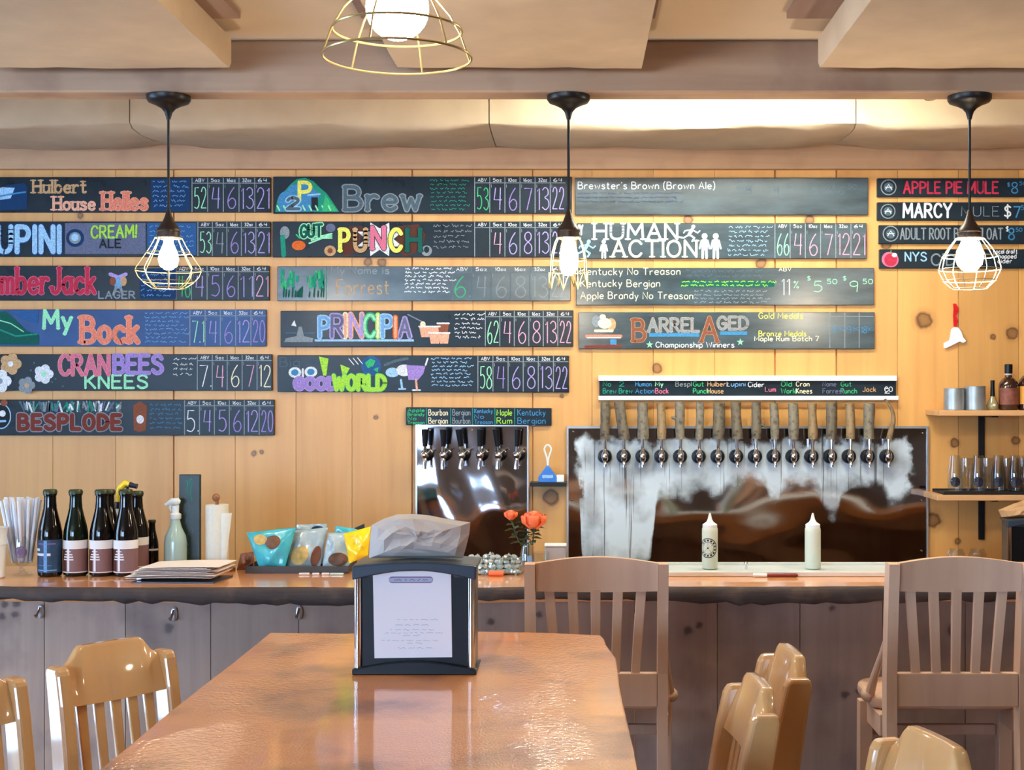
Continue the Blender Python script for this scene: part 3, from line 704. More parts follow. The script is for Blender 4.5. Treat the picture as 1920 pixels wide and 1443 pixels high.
def grid(o, d, u0, v0, u1, v1, cells, head=True, line='grey', heads=('ABV', '5oz', '10oz', '16oz', '32oz', '64'), hline=True):
    """the price columns: cells = list of (text, colour[, fraction of width])"""
    ck = Chalk(d); n = len(cells); cw = (u1-u0)/n; vh = v0+(v1-v0)*.17
    for i in range(n): ck.stroke([(u0+cw*i, v0+1), (u0+cw*i, v1-1)], 1.7, line)
    if hline: ck.stroke([(u0, vh), (u1, vh)], 1.5, line)
    for i in range(n):
        hd = heads[i] if n == 6 else (['ABV', '5oz', '16oz', '32oz', '64'][i] if n == 5 else heads[i])
        if hd: ck.text(hd, u0+cw*i+cw*.2, vh-2.5, 6, 1.1, 'white', W=cw*.6)
        t_, c_ = cells[i]
        if t_:
            if i: ck.stroke([(u0+cw*i+3, vh+3), (u0+cw*i+3, vh+9)], 1, 'grey')
            ww = cw*(.82 if len(t_) > 1 else .56)
            c_ = 'ppink' if c_ == 'pink' else c_
            ck.text(t_, u0+cw*i+(cw-ww)/2+1, v1-7, (v1-vh)*.72, 1.9, c_, W=ww, jit=.02)
    x = ck.build('price_columns', ck.cols, parent=o)
DZ = WALL-.018-.0006

# ---------------- left column
o, k = board(-45, 332, 507, 398, 'top left chalkboard with peach serif title and a pale blue hill sketch', tilt=0)
k.poly([(-40,396),(-40,352),(0,352),(15,347),(45,343),(52,352),(50,392)], 'navy', 1); k.poly([(-40,362),(5,351),(28,352),(20,372),(-40,380)], 'lightblue', 2); k.stroke([(-20,372),(20,364),(48,360)], 3, 'skyblue', 3)
marks(o, k, 'drawing'); k = Chalk(DZ)
k.text('Hulbert', 60, 361, 23, 4.4, 'tan', W=103, serif=4.5); k.text('House', 98, 393, 24, 5, 'peach', W=82, serif=5); k.text('Helles', 190, 392, 31, 6, 'coral', W=88, serif=5, outline='peach', ow=1)
marks(o, k, 'title_lettering'); k = Chalk(DZ); k.rect(283,336,356,396,'navy',0); k.scribble(286, 336, 354, 390, 6, 'blue'); marks(o, k, 'description_text')
grid(o, DZ, 360, 332, 507, 398, [('52','mint'),('4','lilac'),('6','violet'),('13','lilac'),('21','lilac')])
o, k = board(-45, 415, 507, 481, 'left chalkboard with tall pale blue block capitals and a grey-violet panel')
k.rect(122, 418, 273, 476, 'slate', 1); k.oval(141, 446, 17, 17, 'navy', 2); k.oval(141, 446, 11, 11, 'grey', 3); k.oval(141, 445, 7, 7, 'lightblue', 4)
marks(o, k, 'drawing'); k = Chalk(DZ)
k.text('LUPINI', -38, 472, 47, 9.5, 'lightblue', W=154, sp=.28, outline='navy', ow=2.5); k.text('CREAM!', 170, 446, 22, 3.8, 'lime', W=88, tilt=.02, layer=3); k.text('ALE', 186, 464, 15, 3, 'board', W=42, layer=3)
marks(o, k, 'title_lettering'); k = Chalk(DZ); k.rect(276,418,368,478,'deepblue',0); k.scribble(280, 420, 366, 474, 6, 'blue'); marks(o, k, 'description_text')
grid(o, DZ, 371, 415, 507, 481, [('53','mint'),('4','grey'),('6','violet'),('13','lilac'),('21','lilac')])
o, k = board(-45, 498, 505, 563, 'left chalkboard with red blackletter title')
k.stroke([(207,514),(222,520),(236,514)], 7, 'lilac', 1); k.oval(222, 530, 9, 11, 'blue', 2); k.stroke([(218,538),(213,552)], 5, 'grey', 2); k.stroke([(226,538),(230,552)], 5, 'grey', 2); k.oval(212,527,6,8,'brown',3); k.oval(232,527,6,9,'tan',3)
marks(o, k, 'drawing'); k = Chalk(DZ)
k.text('LumberJack', -45, 549, 46, 7, 'red', W=226, serif=3, outline='pink', ow=1.2); k.text('LAGER', 184, 559, 13, 2.6, 'grey', W=70)
marks(o, k, 'title_lettering'); k = Chalk(DZ); k.rect(262,502,330,560,'navy',0); k.scribble(264, 510, 328, 558, 5, 'blue'); marks(o, k, 'description_text')
grid(o, DZ, 330, 498, 505, 563, [('46','green'),('4','lilac'),('5','violet'),('6','violet'),('11','lilac'),('21','pink')])
o, k = board(-45, 580, 499, 649, 'blue chalkboard with mint and salmon blackletter title', 'chalkboard_blue')
k.poly([(-45,646),(-45,590),(10,583),(30,600),(50,620),(73,628),(73,646)], 'dkteal', 1); k.poly([(20,583),(72,582),(72,606),(45,600)], 'deepblue', 1); k.stroke([(-10,598),(20,606),(45,622)], 2, 'mint', 2); k.stroke([(0,618),(30,630),(70,626)], 3, 'teal', 2)
marks(o, k, 'drawing'); k = Chalk(DZ)
k.text('My', 79, 615, 33, 7, 'mint', W=58, serif=2); k.text('Bock', 149, 641, 46, 9, 'coral', W=114, serif=5, outline='peach', ow=1)
marks(o, k, 'title_lettering'); k = Chalk(DZ); k.scribble(270, 583, 352, 644, 8, 'blue'); marks(o, k, 'description_text')
grid(o, DZ, 356, 580, 499, 649, [('7.1','mint'),('4','lilac'),('6','violet'),('12','lilac'),('20','violet')])
o, k = board(-45, 664, 510, 732, 'left chalkboard with pink and lilac block capitals and white blossoms')
def blossom(k, u, v, r, c1, c2):
    for i in range(5): k.oval(u+r*.6*math.cos(i*1.257), v+r*.6*math.sin(i*1.257), r*.5, r*.5, c1, 1, 12)
    k.oval(u, v, r*.28, r*.28, c2, 2, 10)
blossom(k, 20, 682, 19, 'tan', 'white'); blossom(k, 82, 701, 17, 'white', 'mint'); blossom(k, 0, 714, 20, 'white', 'grey'); blossom(k, 50, 722, 15, 'grey', 'tan')
for q in ((58,694),(64,680),(98,716),(104,710),(118,724)): k.oval(*q, 2, 2, 'dim', 1, 8)
marks(o, k, 'drawing'); k = Chalk(DZ)
k.text('CRAN', 109, 702, 36, 6.5, 'pink', W=98, sp=.2, outline='peach', ow=.8); k.text('BEES', 211, 699, 33, 6.5, 'violet', W=96, outline='lilac', ow=1); k.text('KNEES', 158, 727, 24, 4.6, 'mint', W=120)
marks(o, k, 'title_lettering'); k = Chalk(DZ); k.scribble(323, 668, 366, 706, 4, 'white'); marks(o, k, 'description_text')
grid(o, DZ, 370, 664, 510, 732, [('7.','white'),('4','pink'),('6','cream'),('7','pink'),('12','cream')])
o, k = board(-45, 749, 514, 816, 'lowest left chalkboard with maroon bubble letters under white splashes')
for i in range(70):
    u = random.uniform(32, 228); a = random.uniform(-1, 1); k.stroke([(u, 772-random.uniform(0, 8)), (u+8*a, 752+random.uniform(0, 6))], random.uniform(2, 4), random.choice(['dim','white','teal','grey','slate']), 1)
k.oval(2, 780, 19, 24, 'lightblue', 0); k.oval(2, 780, 17, 22, 'board', 1); k.oval(5, 775, 6, 6, 'white', 2); k.oval(-8, 775, 6, 6, 'white', 2); k.stroke([(-8,790),(10,789)], 4, 'lightblue', 2); k.oval(8,755,7,6,'brown',2)
k.poly([(250,760),(262,752),(276,760),(274,806),(262,810),(251,806)], 'brown', 1); k.oval(263, 786, 7, 8, 'white', 2)
marks(o, k, 'drawing'); k = Chalk(DZ)
k.text('BESPLODE', 32, 804, 26, 8, 'maroon', W=198, sp=.3, layer=3, outline='grey', ow=2)
marks(o, k, 'title_lettering'); k = Chalk(DZ); k.scribble(280, 754, 342, 806, 6, 'skyblue'); marks(o, k, 'description_text')
grid(o, DZ, 346, 749, 514, 816, [('5.','white'),('4','lilac'),('5','lilac'),('6','violet'),('12','lilac'),('20','violet')], heads=('ABV','5oz','10oz','16oz','32oz','64'))

# ---------------- middle column
o, k = board(512, 331, 1072, 400, 'middle chalkboard with teal bush drawing and grey outlined title')
k.poly([(516,397),(520,374),(532,360),(545,345),(556,336),(572,333),(588,340),(600,352),(612,362),(622,376),(636,397)], 'teal', 0); k.oval(538, 376, 17, 18, 'skyblue', 1); k.poly([(522,396),(528,368),(548,346),(580,344),(600,366),(590,396)], 'skyblue', 1)
k.text('P', 558, 376, 34, 7, 'yellow', W=28, layer=3); k.text('2', 536, 392, 21, 6, 'dim', W=28, layer=3, outline='lightblue', ow=2); k.rect(584,370,596,394,'board',3); k.stroke([(578,366),(600,364)], 3, 'lightblue', 4); k.poly([(604,396),(610,366),(618,376),(634,396)], 'green', 3)
for i in range(9): k.stroke([(524+12*i, 394), (520+12*i, 386)], 3, 'mint', 3)
marks(o, k, 'drawing'); k = Chalk(DZ)
k.text('Brew', 644, 393, 43, 6.5, 'dim', W=146, outline='grey', ow=2.2, serif=3)
marks(o, k, 'title_lettering'); k = Chalk(DZ); k.scribble(806, 334, 886, 396, 8, 'teal'); marks(o, k, 'description_text')
grid(o, DZ, 890, 331, 1060, 400, [('53','green'),('4','lilac'),('6','violet'),('7','violet'),('13','lilac'),('22','lilac')])
o, k = board(511, 415, 1065, 482, 'middle chalkboard with multicoloured comic capitals and a white starburst')
k.poly([(632,470),(640,440),(655,424),(680,424),(672,470),(650,480)], 'dkbrown', 0); k.poly([(745,424),(785,420),(798,440),(790,470),(760,480),(742,470)], 'dkbrown', 0)
st = [(712+(46 if i % 2 else 26)*math.cos(i*.393), 448+(36 if i % 2 else 20)*math.sin(i*.393)) for i in range(16)]; k.poly([(u, min(480, max(417, v))) for u, v in st][::-1], 'white', 1)
k.oval(560, 460, 13, 9, 'orange', 2); k.oval(534, 436, 9, 12, 'grey', 1); k.stroke([(530,444),(532,478)], 9, 'teal', 1); k.oval(619, 470, 11, 10, 'tan', 1); k.oval(619,470,5,5,'brown',2); k.oval(800, 470, 10, 10, 'grey', 1); k.oval(800,468,5,6,'board',2); k.oval(620,427,9,8,'slate',1)
for i in range(3): k.stroke([(580+4*i,456-6*i),(605,446-2*i),(622,446-4*i)], 3, 'mint', 1)
k.stroke([(562,446),(556,440)], 3, 'green', 2)
marks(o, k, 'drawing'); k = Chalk(DZ)
k.text('GUT', 562, 445, 22, 5, 'dkteal', W=44, tilt=.06, layer=2, outline='mint', ow=2)
for ch, u, W_, c_ in (('P',634,24,'yellow'),('U',662,28,'tan'),('N',694,30,'pink'),('C',728,28,'yellow'),('H',760,32,'dkteal')): k.text(ch, u, 470 if ch != 'N' else 466, 40, 8, c_, W=W_, layer=3, outline='board', ow=1.2, serif=3)
marks(o, k, 'title_lettering'); k = Chalk(DZ); k.scribble(812, 418, 886, 468, 5, 'grey'); marks(o, k, 'description_text')
grid(o, DZ, 890, 415, 1060, 482, [('','teal'),('4','pink'),('6','lilac'),('8','lilac'),('13','lilac'),('22','lilac')])
o, k = board(520, 499, 1070, 564, 'middle chalkboard with green forest drawing and plain white handwriting', 'chalkboard_hazy')
for i in range(34):
    u = random.choice([random.uniform(526, 564), random.uniform(576, 608)]); v = random.uniform(504, 530); k.stroke([(u, v), (u+random.uniform(-2, 2), v+random.uniform(8, 16))], random.uniform(3, 6), random.choice(['teal','green','teal']), random.choice([0,1,2]))
for i in range(16): u = random.uniform(524, 608); k.stroke([(u, 556), (u+1, 542+random.uniform(-4, 6))], 3, 'dkteal', 1)
k.stroke([(612,500),(612,563)], 1.2, 'teal')
marks(o, k, 'drawing'); k = Chalk(DZ)
k.text('My Name is', 620, 513, 13, 1.8, 'grey', W=110); k.text('Forrest', 630, 551, 27, 2.2, 'tan', W=100)
marks(o, k, 'title_lettering'); k = Chalk(DZ); k.scribble(758, 500, 848, 550, 7, 'white', 1.6); marks(o, k, 'description_text')
grid(o, DZ, 848, 499, 1066, 564, [('6.','green'),('4','grey'),('6','grey'),('8','grey'),('13','grey'),('22','grey')], line='dim')
o, k = board(526, 582, 1075, 650, 'middle chalkboard with pastel rainbow outlined capitals and a drawing of cups', tilt=-.5)
k.poly([(533,641),(536,634),(556,630),(560,612),(566,612),(570,630),(588,634),(586,641)], 'grey', 1); k.poly([(546,610),(552,600),(556,612)], 'white', 1); k.stroke([(535,624),(590,624)], 1, 'skyblue', 0); k.stroke([(790,624),(815,624)], 1, 'skyblue', 0)
k.stroke([(764,589),(792,603)], 2, 'grey', 1); k.oval(793, 608, 5, 6, 'cream', 3)
for u, v in ((786,612),(803,612),(820,606),(804,624),(821,624)): k.poly([(u,v),(u+22,v),(u+19,v+20),(u+4,v+20)][::-1], 'peach' if v > 610 else 'brown', 1); k.stroke([(u,v),(u+22,v)], 3, 'white', 2)
marks(o, k, 'drawing'); k = Chalk(DZ)
k.rect(590, 636, 776, 640, 'lightblue', 1)
for ch, u, W_, h_, c1, c2 in (('P',597,22,40,'blue','lightblue'),('R',620,26,44,'slate','lilac'),('I',645,8,46,'peach','cream'),('N',655,26,47,'lilac','peach'),('C',681,24,45,'mint','green'),('I',706,8,45,'cream','lime'),('P',715,22,43,'blue','lightblue'),('I',739,7,40,'peach','orange'),('A',747,24,38,'slate','lilac')): k.text(ch, u, 631, h_*.9, 5, c1, W=W_, layer=1, outline=c2, ow=2.6)
marks(o, k, 'title_lettering'); k = Chalk(DZ); k.scribble(851, 585, 906, 636, 6, 'white', 1.3); marks(o, k, 'description_text')
grid(o, DZ, 910, 582, 1073, 650, [('62','mint'),('4','pink'),('6','pink'),('8','pink'),('13','pink'),('22','pink')])
o, k = board(520, 666, 1067, 735, 'middle chalkboard with lime and violet cartoon lettering and a blue globe', tilt=.5)
k.oval(696, 686, 19, 19, 'deepblue', 1); k.poly([(684,680),(694,672),(704,676),(700,686),(690,690)], 'green', 2); k.poly([(700,692),(710,688),(708,698)], 'green', 2)
for i in range(3): k.stroke([(654+8*i,672-1*i),(664+8*i,684-1*i)], 1.6, 'white', 1)
k.stroke([(722,684),(742,676),(764,672)], 5, 'dim', 1); k.oval(736, 698, 13, 9, 'lightblue', 1); k.oval(758, 694, 15, 11, 'white', 1); k.poly([(762,684),(798,686),(794,700),(784,712),(766,712)], 'violet', 2); k.stroke([(798,684),(802,672)], 3, 'white', 2); k.stroke([(752,712),(754,728)], 4, 'lightblue', 2); k.stroke([(780,712),(782,730)], 4, 'peach', 2); k.stroke([(748,729),(760,729)],3,'lightblue',2); k.stroke([(774,731),(788,731)],3,'white',2)
k.oval(553,698,12,10,'white',1); k.oval(553,698,7,6,'skyblue',2); k.oval(583,697,12,10,'white',1); k.oval(583,697,7,6,'skyblue',2); k.stroke([(568,692),(568,706)], 4, 'white', 2)
k.poly([(598,668),(616,672),(612,704),(606,704)], 'lime', 1); k.poly([(638,683),(656,690),(644,712)], 'lime', 1)
marks(o, k, 'drawing'); k = Chalk(DZ)
k.text('Big', 524, 687, 17, 1.6, 'dim', W=38); k.text('GOOD', 550, 729, 20, 7, 'violet', W=84, layer=2, outline='lilac', ow=1.5); k.text('WORLD', 622, 730, 26, 8, 'lime', W=104, layer=3, outline='green', ow=1)
marks(o, k, 'title_lettering'); k = Chalk(DZ); k.scribble(808, 668, 892, 726, 8, 'lightblue', 1.3); marks(o, k, 'description_text')
grid(o, DZ, 896, 666, 1066, 735, [('58','mint'),('4','violet'),('6','lilac'),('8','lilac'),('13','lilac'),('22','lilac')])

# ---------------- right column
o, k = board(1078, 333, 1628, 403, 'top chalkboard of the third column, catching a bright glare', 'chalkboard_hazy')
k.text("Brewster's Brown (Brown Ale)", 1083, 354, 13, 1.8, 'white', W=258); k.text('58', 1380, 363, 14, 1.5, 'dim', W=30); k.text('ABV', 1376, 342, 7, 1.2, 'dim', W=26)
for t_, u in (('4', 1450), ('5', 1522), ('6', 1572)): k.text(t_, u, 364, 15, 1.5, 'dim', W=12); k.text('$', u-12, 354, 8, 1.1, 'dim', W=6); k.text('50', u+18, 354, 8, 1.1, 'dim', W=16)
marks(o, k, 'title_lettering'); k = Chalk(DZ); k.scribble(1082, 358, 1290, 382, 3, 'navy'); marks(o, k, 'description_text')
o, k = board(1082, 418, 1625, 485, 'chalkboard with white serif capitals and white stick figures', 'chalkboard_hazy')
def figure(k, u, v, h, c='white', pose=0):
    k.oval(u, v-h*.88, h*.12, h*.12, c, 2, 14)
    if pose == 1:
        k.stroke([(u-2, v-h*.72), (u-8, v-h*.4)], h*.2, c, 2); k.stroke([(u-8, v-h*.4), (u+2, v-h*.2), (u-2, v)], h*.11, c, 2); k.stroke([(u-8, v-h*.4), (u-18, v-h*.2), (u-28, v-h*.25)], h*.1, c, 2); k.stroke([(u-3, v-h*.7), (u+8, v-h*.5), (u+12, v-h*.62)], h*.08, c, 2); k.stroke([(u-3, v-h*.7), (u-16, v-h*.62), (u-18, v-h*.5)], h*.08, c, 2)
    else:
        k.stroke([(u, v-h*.66), (u, v-h*.42)], h*.26, c, 2)
        for s_ in (-1, 1): k.stroke([(u+s_*h*.07, v-h*.45), (u+s_*h*.08, v)], h*.11, c, 2); k.stroke([(u+s_*h*.12, v-h*.7), (u+s_*h*.2, v-h*.38)], h*.08, c, 2)
figure(k, 1300, 452, 31, pose=1); figure(k, 1321, 483, 46); figure(k, 1342, 483, 46); figure(k, 1132, 483, 34); figure(k, 1104, 481, 32, 'lightblue', 1)
marks(o, k, 'drawing'); k = Chalk(DZ)
k.text('HUMAN', 1112, 448, 29, 4.6, 'white', W=160, serif=4.5); k.text('ACTION', 1146, 481, 30, 4.6, 'cream', W=162, serif=4.5); k.text('MY', 1078, 440, 18, 3, 'white', W=16)
marks(o, k, 'title_lettering'); k = Chalk(DZ); k.scribble(1364, 421, 1446, 482, 7, 'lightblue'); marks(o, k, 'description_text')
grid(o, DZ, 1453, 418, 1624, 485, [('66','mint'),('4','pink'),('6','pink'),('7','pink'),('12','pink'),('21','pink')], hline=False)
o, k = board(1080, 502, 1639, 572, 'chalkboard with three lines of cream handwriting and a green line', 'chalkboard_hazy')
for i, t_ in enumerate(('Kentucky No Treason', 'Kentucky Bergian', 'Apple Brandy No Treason')): k.text(t_, 1088, 515+22.5*i, 13, 1.6, 'cream', W=(188, 150, 212)[i], jit=.05)
k.text('11', 1465, 553, 30, 2, 'white', W=16); k.text('%', 1488, 540, 13, 1.3, 'mint', W=10); k.text('ABV', 1460, 508, 7, 1.2, 'cream', W=24)
for t_, u in (('5', 1525), ('9', 1592)): k.text(t_, u, 547, 20, 1.8, 'mint', W=17); k.text('$', u-12, 526, 9, 1.3, 'mint', W=7); k.text('50', u+25, 532, 9, 1.3, 'mint', W=20)
marks(o, k, 'title_lettering'); k = Chalk(DZ); k.rect(1276,526,1452,538,'dkteal',0); k.scribble(1276, 525, 1452, 538, 2, 'lime', 1.4); k.scribble(1285, 503, 1445, 522, 2, 'dim'); k.scribble(1300, 542, 1452, 570, 4, 'grey', 1.3); marks(o, k, 'description_text')
o, k = board(1085, 585, 1640, 654, 'chalkboard with brown small capitals and a squirrel on a barrel sketch', 'chalkboard_hazy')
k.oval(1134, 606, 13, 10, 'cream', 2); k.oval(1118, 602, 8, 11, 'grey', 1); k.oval(1130, 594, 6, 5, 'cream', 2); k.oval(1146, 608, 9, 12, 'tan', 1); k.stroke([(1116,620),(1148,620)], 5, 'cream', 2); k.stroke([(1100,630),(1164,630)], 6, 'coral', 1); k.stroke([(1100,633),(1164,633)], 2, 'white', 2); k.stroke([(1098,650),(1164,648)], 5, 'maroon', 1); k.rect(1144,636,1156,646,'skyblue',1)
def star(k, u, v, r, c): k.poly([(u+(r if i % 2 == 0 else r*.4)*math.sin(i*.628), v-(r if i % 2 == 0 else r*.4)*math.cos(i*.628)) for i in range(10)][::-1], c, 1)
star(k, 1218, 646, 7, 'mint'); star(k, 1388, 641, 7, 'mint'); k.rect(1217,624,1311,631,'skyblue',1); k.rect(1350,621,1401,628,'skyblue',1)
marks(o, k, 'drawing'); k = Chalk(DZ)
k.text('B', 1184, 639, 40, 6, 'brown', W=28, serif=3, outline='tan', ow=.8); k.text('ARREL', 1214, 621, 24, 4.5, 'grey', W=98, serif=2, outline='tan', ow=.6); k.text('A', 1312, 640, 45, 6, 'brown', W=36, serif=3, outline='tan', ow=.8); k.text('GED', 1344, 617, 23, 4.5, 'grey', W=60, serif=2, outline='tan', ow=.6)
k.text('Championship Winners', 1229, 651, 10, 1.6, 'white', W=148); k.text('Gold Medals', 1422, 597, 11, 1.6, 'yellow', W=84); k.text('Bronze Medals', 1422, 630, 10, 1.6, 'yellow', W=90); k.text('Maple Rum Batch 7', 1414, 639, 9, 1.6, 'cream', W=122)
marks(o, k, 'title_lettering')
ck = Chalk(DZ)
for u in (1556, 1584, 1611): ck.stroke([(u, 586), (u, 652)], 1.7, 'grey')
ck.stroke([(1556,593),(1638,593)], 1.5, 'grey')
for t_, u in (('5', 1560), ('9', 1587), ('18', 1614)): ck.text(t_, u, 624, 12, 1.5, 'skyblue', W=9 if len(t_) == 1 else 12); ck.text('50', u+12, 619, 6, 1, 'skyblue', W=12)
marks(o, ck, 'price_columns')
gr = 'short cocktail chalkboards at the right'
def seal(k, u, v, r):
    k.oval(u, v, r, r, 'grey', 0, 26); k.oval(u, v, r*.86, r*.86, 'board', 1, 26); k.oval(u, v, r*.6, r*.6, 'dim', 2, 20); k.stroke([(u-r*.4, v+r*.3), (u, v-r*.35), (u+r*.4, v+r*.3)], 1.8, 'white', 3); k.stroke([(u-r*.45, v), (u+r*.45, v)], 1.4, 'white', 3)
o, k = board(1645, 334, 1960, 369, 'short chalkboard with round seal and red capitals', group=gr)
seal(k, 1666, 351, 15); marks(o, k, 'drawing'); k = Chalk(DZ)
k.text('APPLE PIE MULE', 1693, 362, 21, 3.6, 'red', W=180); k.text('$', 1888, 350, 8, 1.3, 'skyblue', W=6); k.text('8', 1896, 362, 20, 2, 'skyblue', W=13); k.text('50', 1911, 347, 7, 1, 'skyblue', W=14)
marks(o, k, 'title_lettering')
o, k = board(1645, 379, 1960, 413, 'short chalkboard with round seal and thick white capitals beside thin ones', group=gr)
seal(k, 1665, 396, 14); marks(o, k, 'drawing'); k = Chalk(DZ)
k.text('MARCY', 1692, 407, 25, 4.4, 'white', W=94); k.text('MULE', 1802, 405, 18, 1.4, 'grey', W=72); k.text('$', 1882, 408, 24, 3, 'white', W=14); k.text('7', 1900, 407, 20, 2.6, 'skyblue', W=14); k.text('50', 1914, 393, 8, 1.3, 'skyblue', W=14)
marks(o, k, 'title_lettering')
o, k = board(1648, 422, 1960, 457, 'short chalkboard with round seal and long grey capitals', group=gr)
seal(k, 1670, 438, 15); marks(o, k, 'drawing'); k = Chalk(DZ)
k.text('ADULT ROOT BEER FLOAT', 1687, 448, 20, 2.6, 'grey', W=194); k.text('$', 1885, 434, 10, 1.6, 'white', W=7); k.text('8', 1890, 449, 21, 2.6, 'skyblue', W=13); k.text('50', 1904, 434, 7, 1.2, 'skyblue', W=13)
marks(o, k, 'title_lettering')
o, k = board(1649, 467, 1960, 503, 'short chalkboard with red apple drawing', group=gr)
k.oval(1667, 486, 14, 14, 'pink', 0); k.oval(1671, 487, 14, 14, 'pink', 0); k.oval(1670, 487, 12, 12, 'red', 1); k.oval(1677, 478, 5, 4, 'white', 2); k.stroke([(1669,474),(1671,469)], 2, 'green', 2); marks(o, k, 'drawing'); k = Chalk(DZ)
k.text('NYS', 1696, 489, 16, 2.6, 'lightblue', W=42); k.text('CIDER', 1745, 497, 21, 3, 'grey', W=90); k.text('Local draft', 1862, 475, 8, 1.5, 'white', W=46); k.text('hopped', 1872, 484, 8, 1.5, 'white', W=34); k.text('cider', 1870, 493, 8, 1.5, 'white', W=28)
marks(o, k, 'title_lettering')

# ---------------- tap name boards
o, k = board(761, 764, 1034, 797, 'narrow chalkboard over the six short taps, split in six name boxes', tilt=.8, group=None, name='tap_name_board')
for u in (800, 845, 886, 928, 965): k.stroke([(u, 765), (u, 796)], 1.5, 'teal')
for u0, u1, c_, ls in ((764,798,'green',('Apple','Brandy','No','Treason')),(803,842,'cream',('Bourbon','Bergian')),(848,884,'grey',('Bergian','Bourbon')),(889,926,'skyblue',('Kentucky','No','Treason')),(931,962,'lime',('Maple','Rum')),(970,1026,'skyblue',('Kentucky','Bergian'))):
    n = len(ls)
    for i, t_ in enumerate(ls): k.text(t_, u0, 765+31*(i+.86)/n, 20/n+1, 1.4, c_, W=(u1-u0)*(.5 if len(t_) < 3 else .95))
marks(o, k, 'lettering')
o, k = board(1124, 712, 1680, 743, 'long chalkboard strip between white rails over the log taps', group=None, name='tap_name_board', tilt=.8)
k.d -= .004
for u, t1, t2, c_ in ((1130,'No','Brew','teal'),(1160,'2','Brew','teal'),(1191,'Human','Action','skyblue'),(1228,'My','Bock','mint'),(1266,'Bespl','','grey'),(1299,'Gut','Punch','green'),(1326,'Hulbert','House','tan'),(1362,'Lupini','','blue'),(1402,'Cider','','white'),(1434,'Lum','','pink'),(1464,'Old','World','green'),(1492,'Cran','Knees','cream'),(1542,'Name','Forrest','slate'),(1576,'Gut','Punch','green'),(1617,'Jack','','tan'),(1658,'CO','2','white')):
    if t1 in ('Jack','CO','Lum','Cider'): v1 = 734 if t1 != 'Cider' else 725
    else: v1 = 724
    k.text(t1, u, v1, 9, 1.5, c_, W=6+5*len(t1))
    if t2: k.text(t2, u, 737, 9, 1.5, c_ if c_ != 'mint' else 'pink', W=6+5*len(t2))
k.d = DZ
marks(o, k, 'lettering')
mb = MB()
for v0, v1, uu in ((703, 713, (1122, 1682)), (741, 749, (1122, 1685))):
    a, c_ = P(uu[0], v1, 5.57), P(uu[1], v0, 5.57); mb.box((a.x, 5.568, a.z-.002), (c_.x, 5.5995, c_.z-.002))
mb.build('white_rail', 'trim_white', parent=o, bevel=.002)

# ================================================================ BAR
ZB = 1.07
mb = MB()
us = [-760+152*i for i in range(24)]
xs = [(u-CX)*4.36/F for u in [-900, -740, -590, -430, -270, -110, 83, 235, 395, 560, 720, 880, 1035, 1190, 1345, 1500, 1655, 1810, 1965, 2120, 2280, 2440]]
for i in range(len(xs)-1): mb.box((xs[i]+.0012, 4.36, 0), (xs[i+1]-.0012, 4.382, 1.02))
XB0, XB1 = xs[0], xs[-1]
t = thing('bar_counter', 'bar front of upright knotty boards under the live edge top', 'bar', ((XB0+XB1)/2, 4.37, 0))
mb.build('front_boards', 'bar_boards', parent=t)
MB().box((XB0, 4.383, 0), (XB0+.05, 4.6, 1.02)).box((XB1-.05, 4.383, 0), (XB1, 4.6, 1.02)).box((XB0, 4.383, .96), (XB1, 4.6, 1.02)).build('frame', 'beam_wood', parent=t)
# live edge top: plank with bark along the front
n = 150; vs = []; fs = []; random.seed(11)
bs = MB(); bark = MB(); ed = []
for i in range(n+1):
    x = XB0+(XB1-XB0)*i/n
    ed.append((x, DB+.012*math.sin(x*2.1)+.008*math.sin(x*6.3+1)+random.uniform(-.004, .004), 1.018+.006*math.sin(x*4+2)+random.uniform(-.006, .006)))
top = [(x, y, ZB) for x, y, z in ed]; bot = [(x, y+.02, 1.021) for x, y, z in ed]
k = n+1
bs.add(top+[(x, 4.62, ZB) for x, y, z in ed]+[(x, 4.62, 1.021) for x, y, z in ed]+bot,
    [(i, i+1, k+i+1, k+i) for i in range(n)]+[(k+i, k+i+1, 2*k+i+1, 2*k+i) for i in range(n)]+[(2*k+i, 2*k+i+1, 3*k+i+1, 3*k+i) for i in range(n)]+[(3*k+i, 3*k+i+1, i+1, i) for i in range(n)]+[(0, k, 2*k, 3*k), (n, 3*k+n, 2*k+n, k+n)])
wt = thing('worktop', 'honey brown live edge slab worktop along the bar', 'worktop', ((XB0+XB1)/2, 4.37, 1.02))
bs.build('slab', 'bar_slab', parent=wt)
rows = []
for x, y, z in ed:
    rows.append([(x, y+.001, ZB+.0005), (x, y-.011, ZB-.008), (x, y-.014+random.uniform(-.005, .003), ZB-.03), (x, y-.004+random.uniform(-.006, .004), z+.006), (x, y+.03, z)])
vs = [q for r in rows for q in r]
bark.add(vs, [(i*5+j, (i+1)*5+j, (i+1)*5+j+1, i*5+j+1) for i in range(n) for j in range(4)], 0, True)
bark.build('bark_edge', 'bark', parent=wt, sharp=70)
for u, v, lb in ((76, 1146, 'chrome bag hook under the bar edge below the dark bottles'), (326, 1151, 'chrome bag hook beside a knot under the bar edge'), (561, 1148, 'chrome bag hook left of the napkin dispenser')):
    c = P(u, v, 4.352); t = thing('bag_hook', lb, 'hook', c, 'bag hooks along the bar front')
    MB().ball((c.x, 4.354, c.z), .022, 14, 0, (.5, .25, 1.1)).build('plate', 'brushed_steel', parent=t)
    MB().tube([(c.x, 4.350, c.z+.012), (c.x, 4.335, c.z+.0), (c.x-.002, 4.322, c.z-.014), (c.x-.004, 4.318, c.z-.006)], .0045, 8).build('hook_arm', 'chrome', parent=t)

